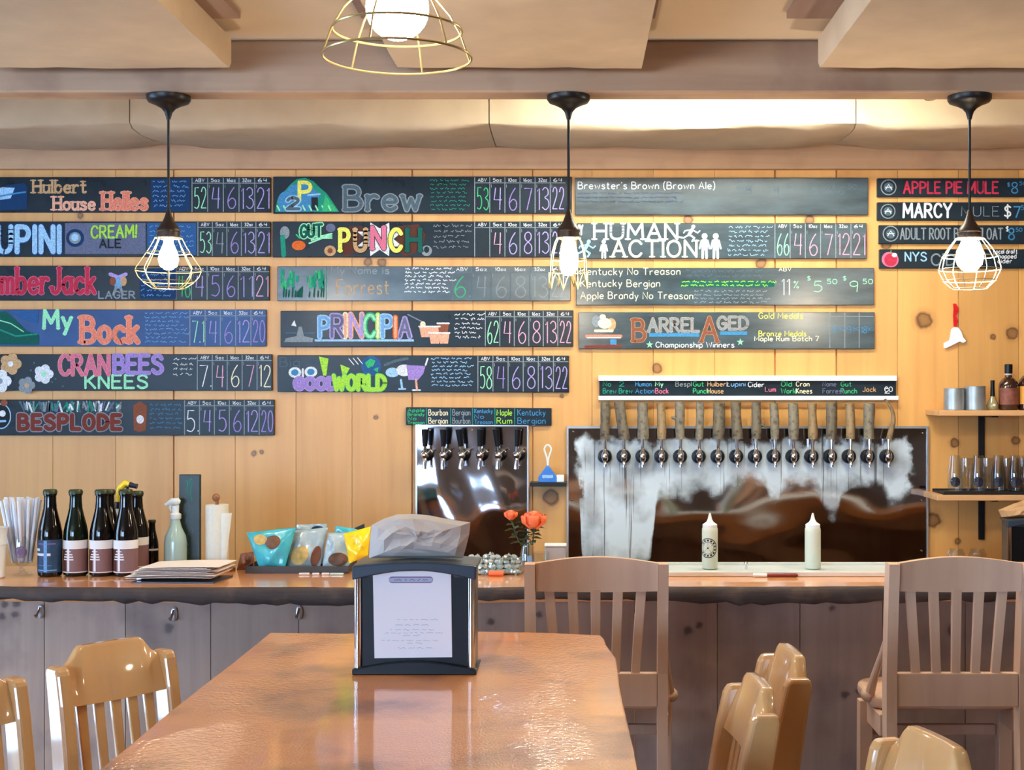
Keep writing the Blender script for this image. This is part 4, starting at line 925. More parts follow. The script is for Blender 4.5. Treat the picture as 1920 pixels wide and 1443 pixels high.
# back counter at the right, behind the bar
t = thing('back_counter', 'low wooden back counter under the right wall shelves', 'counter', (2.1, 5.3, 0))
MB().box((1.5, 5.06, .9), (XR-.02, 5.58, .935)).build('counter_top', 'shelf_wood', parent=t, bevel=.004)
MB().box((1.53, 5.1, 0), (XR-.03, 5.57, .9)).build('cabinet_body', 'beam_wood', parent=t)

# ================================================================ DRAUGHT PANELS AND TAPS
def steel(u0, v0, u1, v1, mat, label, screws):
    a, c_ = P(u0, v1, 5.58), P(u1, v0, 5.58)
    t = thing('tap_backsplash', label, 'backsplash', ((a.x+c_.x)/2, 5.58, (a.z+c_.z)/2))
    nx, nz = 40, 20; vs = []; fs = []
    for j in range(nz+1):
        for i in range(nx+1):
            e = min(1, 6*min(i/nx, 1-i/nx))*min(1, 4*min(j/nz, 1-j/nz))
            vs.append((a.x+(c_.x-a.x)*i/nx, 5.588-e*.004*math.sin(3.1*i/nx*2+j*.25)**2, a.z+(c_.z-a.z)*j/nz))
    for j in range(nz):
        for i in range(nx): q = j*(nx+1)+i; fs.append((q, q+1, q+nx+2, q+nx+1))
    s_ = MB().add(vs, fs, 0, True).build('steel_sheet', mat, origin=None)
    s_.parent = t; s_.location = -Vector(t.location)
    m_ = MB(); w_ = 3.2*5.58/F
    m_.box((a.x-w_, 5.583, a.z), (a.x, 5.5995, c_.z)).box((c_.x, 5.583, a.z), (c_.x+w_, 5.5995, c_.z)).box((a.x-w_, 5.583, c_.z), (c_.x+w_, 5.5995, c_.z+w_*1.3))
    m_.build('edge_trim', 'brushed_steel', parent=t)
    m_ = MB()
    for u, v in screws: q = P(u, v, 5.583); m_.ball(q, .004, 8)
    m_.build('screw_heads', 'chrome', parent=t)
    return t
steel(782, 799, 988, 1150, 'steel_plain', 'dark mirror steel panel behind the six short black taps', ((806,806),(885,806),(976,806)))
steel(1066, 803, 1738, 1150, 'steel_fogged', 'wide steel panel with white fog patches behind the log taps', ((1075,809),(1730,812),(1268,935),(1728,938),(1627,948),(1400,935),(1072,937),(1728,1032)))

ORD = ['first','second','third','fourth','fifth','sixth','seventh','eighth','ninth','tenth','eleventh','twelfth','thirteenth','fourteenth','fifteenth','sixteenth']
random.seed(5)
k5 = 5.535/F
hw = [9, 10.5, 10.5, 8.5, 9, 7.5, 11, 10, 9, 8, 9.5, 8.5, 10, 8.5, 10]
hv = [753, 753, 755, 755, 753, 754, 755, 754, 754, 756, 756, 756, 755, 756, 756]
desc = ['dark bark','bark covered, bulging','thick grey bark','smooth tan','grey side stubbed','slim pale','broad grey','dark knotty','mottled with a twig stub','slim smooth grey','brown barked','ruddy brown','dark split bark','plain tan','thick tan']
def faucet(t, u, v, d=5.58):
    """collar, body, spout and shaft of a tap; u, v = centre of the collar"""
    c = P(u, v, 5.535); k = 5.535/F
    MB().lathe((c.x, 0, c.z), [(.001, 5.5785), (.029, 5.5785), (.030, 5.568), (.027, 5.558), (.016, 5.556), (.013, 5.54)][::-1], 24, axis='Y', cap=False).build('shank_collar', 'black_plastic', parent=t)
    MB().lathe((c.x, 5.535, 0), [(.006, c.z+.034), (.0085, c.z+.022), (.014, c.z+.012), (.015, c.z-.004), (.011, c.z-.016)], 18).tube([(c.x, 5.565, c.z), (c.x, 5.53, c.z)], .0125, 12).build('faucet_body', 'chrome', parent=t)
    MB().tube([(c.x, 5.535, c.z-.012), (c.x, 5.527, c.z-.026), (c.x, 5.525, c.z-.042)], [.0085, .0075, .0065], 12).build('spout', 'chrome', parent=t)
    MB().tube([(c.x, 5.535, c.z+.03), (c.x, 5.535, c.z+.079)], [.0065, .0085], 10).build('handle_shaft', 'chrome', parent=t)
for i in range(15):
    u = 1134.5+35.4*i; c = P(u, 856, 5.535)
    t = thing('beer_tap', '%s log tap handle, %s from the left of the long row' % (desc[i], ORD[i]), 'beer tap', (c.x, 5.578, c.z), 'log handled taps on the wide steel panel')
    faucet(t, u, 856)
    z0, z1 = H-(823-CY)*k5, H-(hv[i]-CY)*k5; m_ = MB(); nn = 9; lean = random.uniform(-.006, .004)
    if i == 1: lean = -.018
    ph = random.uniform(0, 6); path = []; rs = []
    for j in range(nn+1):
        s_ = j/nn; path.append((c.x+lean*s_+.0015*math.sin(ph+4*s_), 5.535+.003*math.sin(ph*2+3*s_), z0+(z1-z0)*s_)); rs.append(hw[i]*k5*(1+.05*math.sin(ph+5*s_))+random.uniform(-.0009, .0009))
    m_.tube(path, rs, 14)
    if i in (4, 8): 
        sx = -1 if i == 4 else 1
        zc = z0+(z1-z0)*(.55 if i == 4 else .4); m_.tube([(c.x+sx*.012, 5.535, zc), (c.x+sx*.03, 5.533, zc+(.004 if i == 4 else -.004)), (c.x+sx*.038, 5.532, zc-(.01 if i == 8 else -.006))], [.009, .007, .004], 8)
    m_.build('tap_handle', 'log_pale' if i in (3, 13, 11) else 'log_grey' if i in (2, 4, 5, 9, 10, 14) else 'log_bark', parent=t, sharp=70)
u = 1666; c = P(u, 856, 5.535)
t = thing('beer_tap', 'tap with curved antler handle at the right end of the long row', 'beer tap', (c.x, 5.578, c.z), 'log handled taps on the wide steel panel')
faucet(t, u, 856)
path = [P(a, b_, 5.535) for a, b_ in ((1667,824),(1671,806),(1675,790),(1674,774),(1668,760),(1659,748))]
MB().tube([Vector(q) for q in smooth([tuple(p_) for p_ in path], 4)], [.0135-.009*(j/20) for j in range(21)], 12).build('tap_handle', 'log_pale', parent=t)
for i in range(6):
    u = 797+34.4*i; c = P(u+3, 850, 5.5)
    t = thing('beer_tap', 'chrome tap with short black handle, %s from the left under the narrow chalkboard' % ORD[i], 'beer tap', (c.x, 5.578, c.z), 'short black taps on the left steel panel')
    q = P(u+4, 852, 5.575); c = P(u, 853, 5.49)
    MB().lathe((q.x, 0, q.z), [(.001, 5.5785), (.026, 5.5785), (.026, 5.570), (.012, 5.562), (.011, 5.52)][::-1], 22, axis='Y', cap=False).build('shank_collar', 'black_plastic', parent=t)
    MB().ball(c, .0165, 14, 0, (1, 1, 1.05)).tube([(q.x, 5.55, q.z), tuple(c)], .011, 10).tube([c+Vector((.012, 0, .008)), c+Vector((.024, 0, .02)), c+Vector((.03, 0, .012))], .0045, 8).build('faucet_body', 'chrome', parent=t)
    MB().tube([c+Vector((0, 0, -.012)), c+Vector((-.001, -.006, -.034)), c+Vector((-.002, -.006, -.056))], [.0095, .0085, .0095], 12).build('spout', 'chrome', parent=t)
    lean = (-.0, -.0, -.012, .0, -.01, .004)[i]
    MB().tube([c+Vector((0, 0, .014)), c+Vector((lean*.3, 0, .04))], [.008, .0065], 10).build('handle_shaft', 'chrome', parent=t)
    MB().tube([c+Vector((lean*.3, 0, .036)), c+Vector((lean, -.005, .105))], [.0105, .0145], 14).build('tap_handle', 'black_plastic', parent=t)

# drip tray and what stands on it
zd = ZB+.001
a = PZ(1035, 1062, ZB); b_ = PZ(1690, 1085, ZB)
t = thing('drip_tray', 'long shallow steel drip tray on the bar in front of the log taps', 'drip tray', (.75, 4.48, ZB))
x0, x1 = (1072-CX)*4.48/F, (1905-CX)*4.48/F
MB().box((x0, 4.364, ZB+.0008), (x1, 4.596, ZB+.006)).build('tray_base', 'steel_tray', parent=t)
m_ = MB().box((x0, 4.355, ZB+.0008), (x1, 4.363, ZB+.016)).box((x0, 4.597, ZB+.0008), (x1, 4.605, ZB+.016)).box((x0-.008, 4.355, ZB+.0008), (x0, 4.605, ZB+.016)).box((x1, 4.355, ZB+.0008), (x1+.008, 4.605, ZB+.016))
m_.build('raised_rim', 'steel_tray', parent=t, bevel=.002)
m_ = MB(); c = P(1399, 1068, 4.5); m_.lathe((c.x, 4.5, ZB+.006), [(.004, 0), (.004, .012), (.008, .014), (.008, .02), (.004, .024)], 12); m_.build('drain_knob', 'chrome', parent=t)
def squeeze(u, label, logo):
    d = 4.50; k = d/F; c = Vector(((u-CX)*k, d, ZB+.0062)); t = thing('squeeze_bottle', label, 'squeeze bottle', c, 'squeeze bottles on the drip tray')
    MB().lathe(c, [(.022, 0), (.0265, .004), (.0265, .125), (.026, .135), (.021, .142)], 24).build('bottle_body', 'pale_squeeze', parent=t)
    MB().lathe(c, [(.0245, .136), (.0245, .148), (.019, .152), (.012, .157), (.0075, .166), (.003, .186)], 20).build('nozzle_cap', 'white_plastic', parent=t)
    if logo:
        m_ = MB(); R = .0269; zc = .072; r_ = .033
        def arc(r0, r1, nn=28):
            vs = []
            for i in range(nn+1):
                an = 2*math.pi*i/nn
                for rr in (r0, r1):
                    th = rr*math.cos(an)/R-.35; vs.append((c.x+R*math.sin(th), c.y-R*math.cos(th), c.z+zc+rr*math.sin(an)))
            m_.add(vs, [(2*i, 2*i+1, 2*i+3, 2*i+2) for i in range(nn)], 0)
        arc(.030, .033); arc(.019, .0205); arc(.0, .003, 8)
        for i in range(14):
            if i in (6, 7): continue
            a0 = 2*math.pi*(i+.2)/14; a1 = a0+.26; vs = []
            for an in (a0, a1):
                for rr in (.0225, .0285): th = rr*math.cos(an)/R-.35; vs.append((c.x+R*math.sin(th), c.y-R*math.cos(th), c.z+zc+rr*math.sin(an)))
            m_.add(vs, [(0, 1, 3, 2)], 0)
        for aa in (.6, 1.57, 2.5, 3.9, 5.4):
            vs = []
            for off in (-.07, .07):
                for rr in (.003, .018): th = rr*math.cos(aa+off*(1 if rr < .01 else .4))/R-.35; vs.append((c.x+R*math.sin(th), c.y-R*math.cos(th), c.z+zc+rr*math.sin(aa+off*(1 if rr < .01 else .4))))
            m_.add(vs, [(0, 1, 3, 2)], 0)
        m_.build('round_logo', 'dark_label', parent=t)
squeeze(1331, 'white squeeze bottle printed with a round dark seal', True)
squeeze(1524, 'plain white squeeze bottle with no print, right of the logo one', False)
c = PZ(1452, 1081, ZB); t = thing('marker_pen', 'dark red and white marker pen lying at the drip tray edge', 'pen', (c.x, 4.345, ZB))
a0 = (1412-CX)*4.345/F; a1 = (1496-CX)*4.345/F; am = (1438-CX)*4.345/F
MB().tube([(a0, 4.345, ZB+.0065), (am, 4.345, ZB+.0065)], .006, 12).build('pen_cap', 'white_plastic', parent=t)
MB().tube([(am, 4.345, ZB+.0065), (a1-.006, 4.345, ZB+.0065), (a1, 4.345, ZB+.0065)], [.0058, .0058, .003], 12).build('barrel', 'marker_red', parent=t)

# ================================================================ ON THE BAR, LEFT
def beer(u, vb, label, lab, mat='beer_glass', small=False, d=None, vtop=918):
    d = d or (H-ZB)*F/(vb-CY); k = d/F; c = Vector(((u-CX)*k, d, ZB+.0003))
    hh = ((vb-vtop)*k) if not small else .16; R = (22.3 if not small else 12)*k
    t = thing('beer_bottle', label, 'bottle', c, 'dark bottles on the bar')
    pf = [(.8, 0), (.97, .012), (1, .03), (1, .46), (.97, .52), (.86, .60), (.68, .70), (.52, .80), (.47, .86), (.46, .93), (.54, .935), (.56, .965), (.50, .99), (.48, 1)]
    MB().lathe(c, [(a*R, b*hh) for a, b in pf], 28).build('bottle_glass', mat, parent=t)
    MB().lathe(c, [(.485*R, .80*hh), (.475*R, .86*hh), (.485*R, .925*hh)][::-1] if False else [(.545*R, .80*hh), (.50*R, .86*hh), (.49*R, .925*hh)], 24, cap=False).build('neck_foil', mat, parent=t)
    MB().lathe(c, [(.58*R, .955*hh), (.58*R, .985*hh), (.5*R, 1.004*hh)], 20).build('bottle_cap', 'cap_gold', parent=t)
    def wrap(z0, z1, a0, a1, mat, name, rr=1.008, par=None):
        m_ = MB(); nn = 18; vs = []
        for i in range(nn+1):
            an = a0+(a1-a0)*i/nn
            for z in (z0, z1): vs.append((c.x+rr*R*math.sin(an), c.y-rr*R*math.cos(an), c.z+z*hh))
        m_.add(vs, [(2*i, 2*i+2, 2*i+3, 2*i+1) for i in range(nn)], 0, True); return m_.build(name, mat, parent=par or t)
    if lab == 'blue':
        l = wrap(.05, .43, -1.7, 1.5, 'label_blue', 'label')
        for z0, z1, a0, a1, mm in ((.30, .33, -1.1, -.55, 'label_white'), (.245, .275, -1.1, .4, 'label_white'), (.375, .39, -1.1, .8, 'badge_mauve'), (.06, .42, -.16, .12, 'chalk_blue'), (.07, .085, -.9, .9, 'chalk_blue'), (.13, .135, -.9, .5, 'chalk_blue')): wrap(z0, z1, a0, a1, mm, 'label_print', 1.013, l)
    elif lab == 'brown':
        l = wrap(.04, .42, -1.7, 1.7, 'label_brown', 'label')
        wrap(.32, .42, -1.7, 1.7, 'label_white', 'label_band', 1.011, l)
        for z0, z1, a0, a1 in ((.06, .36, -.12, .08), (.19, .205, -.55, .42), (.22, .235, -.5, .4), (.25, .262, -.42, .34), (.285, .295, -.3, .22)): wrap(z0, z1, a0-.25, a1-.25, 'label_white', 'label_print', 1.014, l)
        wrap(.06, .31, -1.5, -.5, 'dkbrown' if False else 'chalk_dkbrown', 'label_print', 1.012, l); wrap(.044, .055, -1.6, 1.6, 'label_white', 'label_print', 1.013, l)
    elif lab == 'line': wrap(.36, .40, -1.5, 1.5, 'label_white', 'label')
    return t
gb = 'large dark beer bottles standing in a row on the bar'
for tt in (beer(94, 1079, 'large dark beer bottle with blue label, leftmost of the row', 'blue'),
           beer(142, 1078, 'greenish beer bottle with white banded brown label, right of the blue labelled one', 'brown', 'beer_glass_green'),
           beer(191, 1078, 'large beer bottle with white banded brown label, third along the row', 'brown'),
           beer(236, 1078, 'large beer bottle with brown label at the right end of the front row', 'brown')): tt['group'] = gb
beer(203, 1068, 'dark bottle standing behind the third large beer bottle', None, vtop=918)['group'] = gb
beer(256, 1067, 'brown labelled bottle half hidden behind the right end one', 'brown', vtop=921)['group'] = gb
t = beer(285, 1061, 'small dark bottle standing alone behind the large ones', 'line', small=True, d=4.595)
t['group'] = 'small bottles'

# tall glass of straws, white cups
d = 4.40; k = d/F; c = Vector(((42-CX)*k, d, ZB+.0003))
t = thing('goblet_glass', 'stemmed goblet glass holding white straws, with a round seal', 'glass', c)
MB().lathe(c, [(.030, 0), (.031, .003), (.012, .008), (.007, .016), (.008, .026), (.022, .036), (.036, .052), (.042, .075), (.041, .10), (.036, .128), (.034, .128), (.039, .10), (.040, .075), (.034, .054), (.02, .040), (.001, .036)], 32, cap=False).build('glass_body', 'glass', parent=t, sharp=60)
m_ = MB()
vs = []
for r0, r1 in ((.016, .019), (.0, .012)):
    vs = []
    for i in range(25):
        an = 2*math.pi*i/24
        for rr in (r0, r1): th = rr*math.cos(an)/.0425+.28; vs.append((c.x+.0428*math.sin(th), c.y-.0428*math.cos(th), c.z+.078+rr*math.sin(an)))
    m_.add(vs, [(2*i, 2*i+1, 2*i+3, 2*i+2) for i in range(24)], 0)
m_.build('round_seal', 'badge_mauve', parent=t)
random.seed(3)
proto = MB().tube([(0, 0, 0), (0, 0, .205)], .0050, 8).build('drinking_straw', 'paper_white', local=True)
tag(proto, 'white paper wrapped straw standing in the goblet at the left end', 'straw', 'wrapped straws in the goblet')
for i in range(27):
    o = proto if i == 0 else proto.copy()
    if i: COL.objects.link(o)
    an = 2*math.pi*i*.382; rr = math.sqrt((i+.5)/27); bx, by = .030*rr*math.cos(an), .018*rr*math.sin(an); tx, ty = .066*rr*math.cos(an)-.002, .066*rr*math.sin(an)
    o.location = c+Vector((bx, by, .04+.0*rr)); dv = Vector((tx-bx, ty-by, .205)).normalized(); o.rotation_mode = 'QUATERNION'; o.rotation_quaternion = Vector((0, 0, 1)).rotation_difference(dv)
    o.location += dv*random.uniform(0, .012)
c = Vector(((-9-CX)*4.33/F, 4.33, ZB+.0003)); t = thing('lidded_cup', 'white lidded cup cut off by the left picture edge', 'cup', c)
MB().lathe(c, [(.026, 0), (.030, .004), (.033, .105), (.034, .11)], 28).build('cup_body', 'white_plastic', parent=t)
MB().lathe(c, [(.036, .108), (.036, .116), (.033, .13), (.036, .152), (.04, .162), (.036, .162)], 28).build('lid', 'white_plastic', parent=t)

# yellow trigger spray bottle behind the row
def spray(u, vb, vt, label, body, head, trig, d, mirror=1, liquid=None, R=20):
    k = d/F; c = Vector(((u-CX)*k, d, ZB+.0003)); hh = (vb-vt)*k; R = R*k
    t = thing('spray_bottle', label, 'spray bottle', c, 'spray bottles on the bar')
    MB().lathe(c, [(.9*R, 0), (R, .02*hh), (R, .36*hh), (.9*R, .46*hh), (.55*R, .58*hh), (.42*R, .66*hh), (.40*R, .70*hh)], 26).build('bottle_body', body, parent=t)
    if liquid: MB().lathe(c, [(1.015*R, .02*hh), (1.015*R, .10*hh)], 26, cap=False).build('cleaning_liquid', liquid, parent=t)
    MB().lathe(c, [(.46*R, .69*hh), (.5*R, .70*hh), (.5*R, .76*hh), (.3*R, .78*hh)], 20).build('collar', trig, parent=t)
    s_ = mirror
    if mirror < 0:
        MB().tube([c+Vector((0, 0, .77*hh)), c+Vector((0, 0, .88*hh))], [.3*R, .34*R], 12).tube([c+Vector((.016, 0, .93*hh)), c+Vector((.010, 0, .935*hh)), c+Vector((-.012, 0, .935*hh)), c+Vector((-.022, 0, .91*hh))], [.006, .012, .0115, .008], 12).build('spray_head', head, parent=t)
        MB().tube([c+Vector((-.022, 0, .912*hh)), c+Vector((-.034, 0, .885*hh))], [.007, .006], 10).build('nozzle', trig, parent=t)
        MB().tube([c+Vector((-.014, 0, .91*hh)), c+Vector((-.019, 0, .85*hh)), c+Vector((-.014, 0, .80*hh))], [.005, .005, .003], 8).build('trigger', trig, parent=t)
        return t
    MB().tube([c+Vector((0, 0, .76*hh)), c+Vector((0, 0, .86*hh)), c+Vector((s_*.004, 0, .93*hh)), c+Vector((s_*.022, 0, .985*hh)), c+Vector((s_*.04, 0, .965*hh))], [.4*R, .38*R, .42*R, .42*R, .3*R], 12).build('spray_head', head, parent=t)
    MB().tube([c+Vector((s_*.036, 0, .97*hh)), c+Vector((s_*.052, 0, .955*hh)), c+Vector((s_*.062, 0, .95*hh))], [.010, .008, .009], 10).build('nozzle', trig, parent=t)
    MB().tube([c+Vector((s_*.026, 0, .955*hh)), c+Vector((s_*.030, 0, .91*hh)), c+Vector((s_*.022, 0, .86*hh))], [.006, .006, .004], 8).build('trigger', trig, parent=t)
    return t
spray(223, 1063, 903, 'spray bottle with yellow head behind the beer bottles', 'white_plastic', 'yellow_plastic', 'navy_trigger', 4.585, 1, R=15)
spray(329, 1058, 924, 'clear green tinted spray bottle with white head beside the paper towels', 'spray_body', 'white_plastic', 'white_plastic', 4.56, -1, 'spray_liquid', R=21)
c = P(357, 1062, 4.6); z0, z1 = ZB+.0005, H-(889-CY)*4.6/F
o = MB().box(((336-CX)*4.6/F, 4.596, z0), ((376-CX)*4.6/F, 4.612, z1)).build('sign_board', 'green_black', origin=(c.x, 4.6, z0), bevel=.003); tag(o, 'tall narrow dark green sign board standing behind the green spray bottle', 'sign')
k_ = Chalk(4.5955)
for i, (uu, v0, v1) in enumerate(((350, 900, 925), (358, 897, 940), (350, 940, 985), (360, 950, 1000), (352, 1000, 1040))):
    pts = [(uu+random.uniform(-2.5, 2.5), v) for v in range(v0, v1, 3)]; k_.stroke(pts, 1.6, 'teal' if i < 2 else 'dim', disc=False)
k_.build('handwriting', k_.cols, parent=o)
# paper towel roll
d = 4.50; k = d/F; c = Vector(((407-CX)*k, d, ZB+.0003)); t = thing('paper_towel_holder', 'roll of white paper towels on a wooden upright holder', 'paper towel roll', c)
MB().lathe(c, [(.06, 0), (.06, .010), (.055, .014)], 28).build('base', 'knob_wood', parent=t)
MB().lathe(c, [(.012, .0145), (.0375, .0145), (.0375, (1053-929)*k), (.012, (1053-929)*k)], 32).build('towel_roll', 'towel', parent=t)
MB().tube([c+Vector((-.03, -.024, .10)), c+Vector((-.03, -.024, .11))], .001, 4) 
vs = []
for j in range(9):
    z = .018+(.195-.018)*j/8
    for i in range(6): s_ = i/5; vs.append(c+Vector((.022+.036*s_*(.4+.6*j/8), -.032-.006*math.sin(3*s_), z)))
MB().add(vs, [(j*6+i, j*6+i+1, j*6+i+7, j*6+i+6) for j in range(8) for i in range(5)], 0, True).build('loose_sheet', 'towel', parent=t)
MB().lathe(c, [(.006, .21), (.006, (1053-922)*k)], 12).ball(c+Vector((-.003, 0, (1053-916)*k)), .0135, 14).build('wooden_knob', 'knob_wood', parent=t)
# menus and clipboard
c = PZ(345, 1086, ZB); t = thing('clipboard', 'dark clipboard lying under the loose paper menus', 'clipboard', (c.x, 4.27, ZB))
x0, x1 = PZ(262, 1086, ZB).x, PZ(415, 1086, ZB).x
MB().hexa([(x0, 4.21, ZB+.0005), (x1, 4.20, ZB+.0005), (x1+.02, 4.36, ZB+.0005), (x0+.02, 4.37, ZB+.0005)], [(x0, 4.21, ZB+.004), (x1, 4.20, ZB+.004), (x1+.02, 4.36, ZB+.004), (x0+.02, 4.37, ZB+.004)]).build('board', 'clip_dark', parent=t)
MB().box((x0+.004, 4.25, ZB+.0042), (x0+.02, 4.31, ZB+.012)).build('clip', 'chrome', parent=t, bevel=.002)
random.seed(9)
for i in range(9):
    x0, x1 = PZ(262, 1080, ZB).x+random.uniform(-.012, .014)+.006*i, PZ(430, 1075, ZB).x+random.uniform(-.02, .035)
    z = ZB+.0130+.0040*i; y0, y1 = 4.225+random.uniform(-.006, .006), 4.37+random.uniform(0, .03)
    nx = 10; vs = []
    for j in range(2):
        for a in range(nx+1): s_ = a/nx; vs.append((x0+(x1-x0)*s_+.012*j, y0+(y1-y0)*j-.012*s_, z+.004*math.sin(2.4*s_)+.0003*i*s_))
    n2 = len(vs); vs += [(x, y, z_-.0009) for x, y, z_ in vs]
    fs = [(a, a+1, nx+2+a, nx+1+a) for a in range(nx)]+[(n2+nx+1+a, n2+nx+2+a, n2+a+1, n2+a) for a in range(nx)]+[(a, n2+a, n2+a+1, a+1) for a in range(nx)]+[(nx+1+a, nx+2+a, n2+nx+2+a, n2+nx+1+a) for a in range(nx)]+[(0, nx+1, n2+nx+1, n2), (nx, n2+nx, n2+2*nx+1, 2*nx+1)]
    o = MB().add(vs, fs).build('paper_menu', 'menu_paper', origin=((x0+x1)/2, 4.3, z)); tag(o, 'pale paper menu sheet in the loose pile on the clipboard', 'menu', 'loose paper menus on the bar')

# ================================================================ SNACK BAGS
x0, x1 = (470-CX)*4.5/F, (660-CX)*4.5/F
t = thing('snack_tray', 'low dark tray holding the snack bags', 'tray', ((x0+x1)/2, 4.5, ZB))
MB().box((x0, 4.43, ZB+.0005), (x1, 4.60, ZB+.004)).build('tray_base', 'tray_brown', parent=t)
MB().box((x0, 4.43, ZB+.0042), (x1, 4.434, ZB+.024)).box((x0, 4.596, ZB+.0042), (x1, 4.60, ZB+.024)).box((x0, 4.4345, ZB+.0042), (x0+.004, 4.5955, ZB+.024)).box((x1-.004, 4.4345, ZB+.0042), (x1, 4.5955, ZB+.024)).build('tray_rim', 'tray_brown', parent=t)
def bag(corners, d, th, mat, label, seed, lean=.03, prints=()):
    """crimped pillow bag; corners = four picture points (tl, tr, br, bl)"""
    random.seed(seed); tl, tr, br, bl = corners; nx, ny = 14, 14; fr = []; bk = []
    for j in range(ny+1):
        for i in range(nx+1):
            s_, t_ = i/nx, j/ny
            u = (tl[0]*(1-s_)+tr[0]*s_)*(1-t_)+(bl[0]*(1-s_)+br[0]*s_)*t_; v = (tl[1]*(1-s_)+tr[1]*s_)*(1-t_)+(bl[1]*(1-s_)+br[1]*s_)*t_
            e = (math.sin(math.pi*s_)*math.sin(math.pi*t_))**.6 if 0 < s_ < 1 and 0 < t_ < 1 else 0
            wv = .009*math.sin(9*s_+seed)*math.sin(7*t_+seed*2)*e+random.uniform(-.003, .003)*e
            q = P(u, v, d); off = lean*(1-t_)
            fr.append(q+Vector((0, off-th*e+wv-.001, 0))); bk.append(q+Vector((0, off+th*e+.001, 0)))
    n = len(fr); fs = []
    for j in range(ny):
        for i in range(nx): a = j*(nx+1)+i; fs += [(a, a+nx+1, a+nx+2, a+1), (n+a, n+a+1, n+a+nx+2, n+a+nx+1)]
    rim = list(range(nx+1))+[(j+1)*(nx+1)-1 for j in range(1, ny+1)]+[ny*(nx+1)+i for i in range(nx-1, -1, -1)]+[j*(nx+1) for j in range(ny-1, 0, -1)]
    for a, b in zip(rim, rim[1:]+rim[:1]): fs.append((a, b, n+b, n+a))
    c = sum(fr, Vector())/n
    o = MB().add(fr+bk, fs, 0, True).build('snack_bag', mat, origin=(c.x, d, c.z), sharp=75); tag(o, label, 'snack bag', 'snack bags in the dark tray')
    for (s0, s1, t0, t1, mm, nm) in prints:         # printed patch that follows the front
        pv = []; pf = []; m = 10
        for j in range(m+1):
            for i in range(m+1):
                x, y = 2*i/m-1, 2*j/m-1; xx, yy = x*math.sqrt(1-y*y/2), y*math.sqrt(1-x*x/2)
                s_ = (s0+s1)/2+(s1-s0)/2*xx; t_ = (t0+t1)/2+(t1-t0)/2*yy; a, b = min(nx-1, int(s_*nx)), min(ny-1, int(t_*ny)); fa, fb = s_*nx-a, t_*ny-b
                g = lambda ii, jj: fr[jj*(nx+1)+ii]
                pv.append((g(a, b)*(1-fa)+g(a+1, b)*fa)*(1-fb)+(g(a, b+1)*(1-fa)+g(a+1, b+1)*fa)*fb+Vector((0, -.0015, 0)))
        for j in range(m):
            for i in range(m): a = j*(m+1)+i; pf.append((a, a+m+1, a+m+2, a+1))
        MB().add(pv, pf, 0, True).build(nm, mm, parent=o)
    return o
bag([(458,1000),(552,990),(534,1064),(486,1064)], 4.47, .018, 'bag_teal', 'turquoise pretzel bag at the left of the snack tray', 1, prints=((.12,.42,.08,.36,'chip_tan','printed_snack'),(.36,.74,.14,.5,'pretzel','printed_snack')))
bag([(520,992),(592,1000),(584,1062),(526,1062)], 4.548, .010, 'bag_teal', 'turquoise bag standing behind the pretzel bag', 2)
bag([(549,996),(612,990),(600,1064),(538,1064)], 4.507, .015, 'bag_silver', 'silver bag with round tan chip window, middle of the tray', 3, prints=((.06,.6,.42,.92,'chip_tan','printed_chip'),(.68,.96,.44,.98,'bag_brown','printed_chip')))
bag([(612,1000),(652,1000),(656,1064),(604,1064)], 4.49, .015, 'bag_silver', 'crumpled silver bag next to the yellow bag', 4, prints=((.2,.95,.55,.95,'pretzel','printed_chip'),))
bag([(555,984),(612,982),(606,1056),(556,1056)], 4.586, .005, 'bag_silver', 'pale bag standing at the back of the snack tray', 5, lean=.01, prints=((.5,.9,.04,.2,'navy_plastic','dark_print'),))
bag([(628,986),(668,992),(660,1056),(622,1056)], 4.584, .006, 'bag_teal', 'blue green bag at the back behind the yellow bag', 6, lean=.01)
bag([(641,1002),(693,988),(690,1040),(655,1056)], 4.43, .02, 'bag_yellow', 'bright yellow crumpled bag beside the napkin dispenser', 7)
bag([(450,1038),(474,1034),(478,1068),(444,1068)], 4.52, .012, 'bag_brown', 'small brown bag at the left side of the snack tray', 8, lean=.01)
o = MB().prism([P(664, 990, 4.46), P(684, 998, 4.46), P(682, 982, 4.46)], (0, .01, 0)).build('bag_clip', 'black_plastic', origin=P(676, 992, 4.46)); tag(o, 'black clip on top of the yellow bag', 'clip')
random.seed(21)
for i, (u, w_) in enumerate(((580, 20), (601, 13), (619, 14), (640, 26))):
    q = PZ(u, 1071, ZB); ww = w_*4.40/F
    o = MB().box((q.x-ww/2, 4.395, ZB+.0004), (q.x+ww/2, 4.405, ZB+.007)).build('chalk_stick', 'label_white' if i != 3 else 'spray_body', origin=(q.x, 4.4, ZB), bevel=.002); tag(o, ('white chalk stick under the silver bags, leftmost', 'short white chalk stick, second along the tray front', 'short cream chalk stick, third along the tray front', 'pale green chalk stick nearest the napkin dispenser')[i], 'chalk', 'chalk sticks in front of the snack tray')

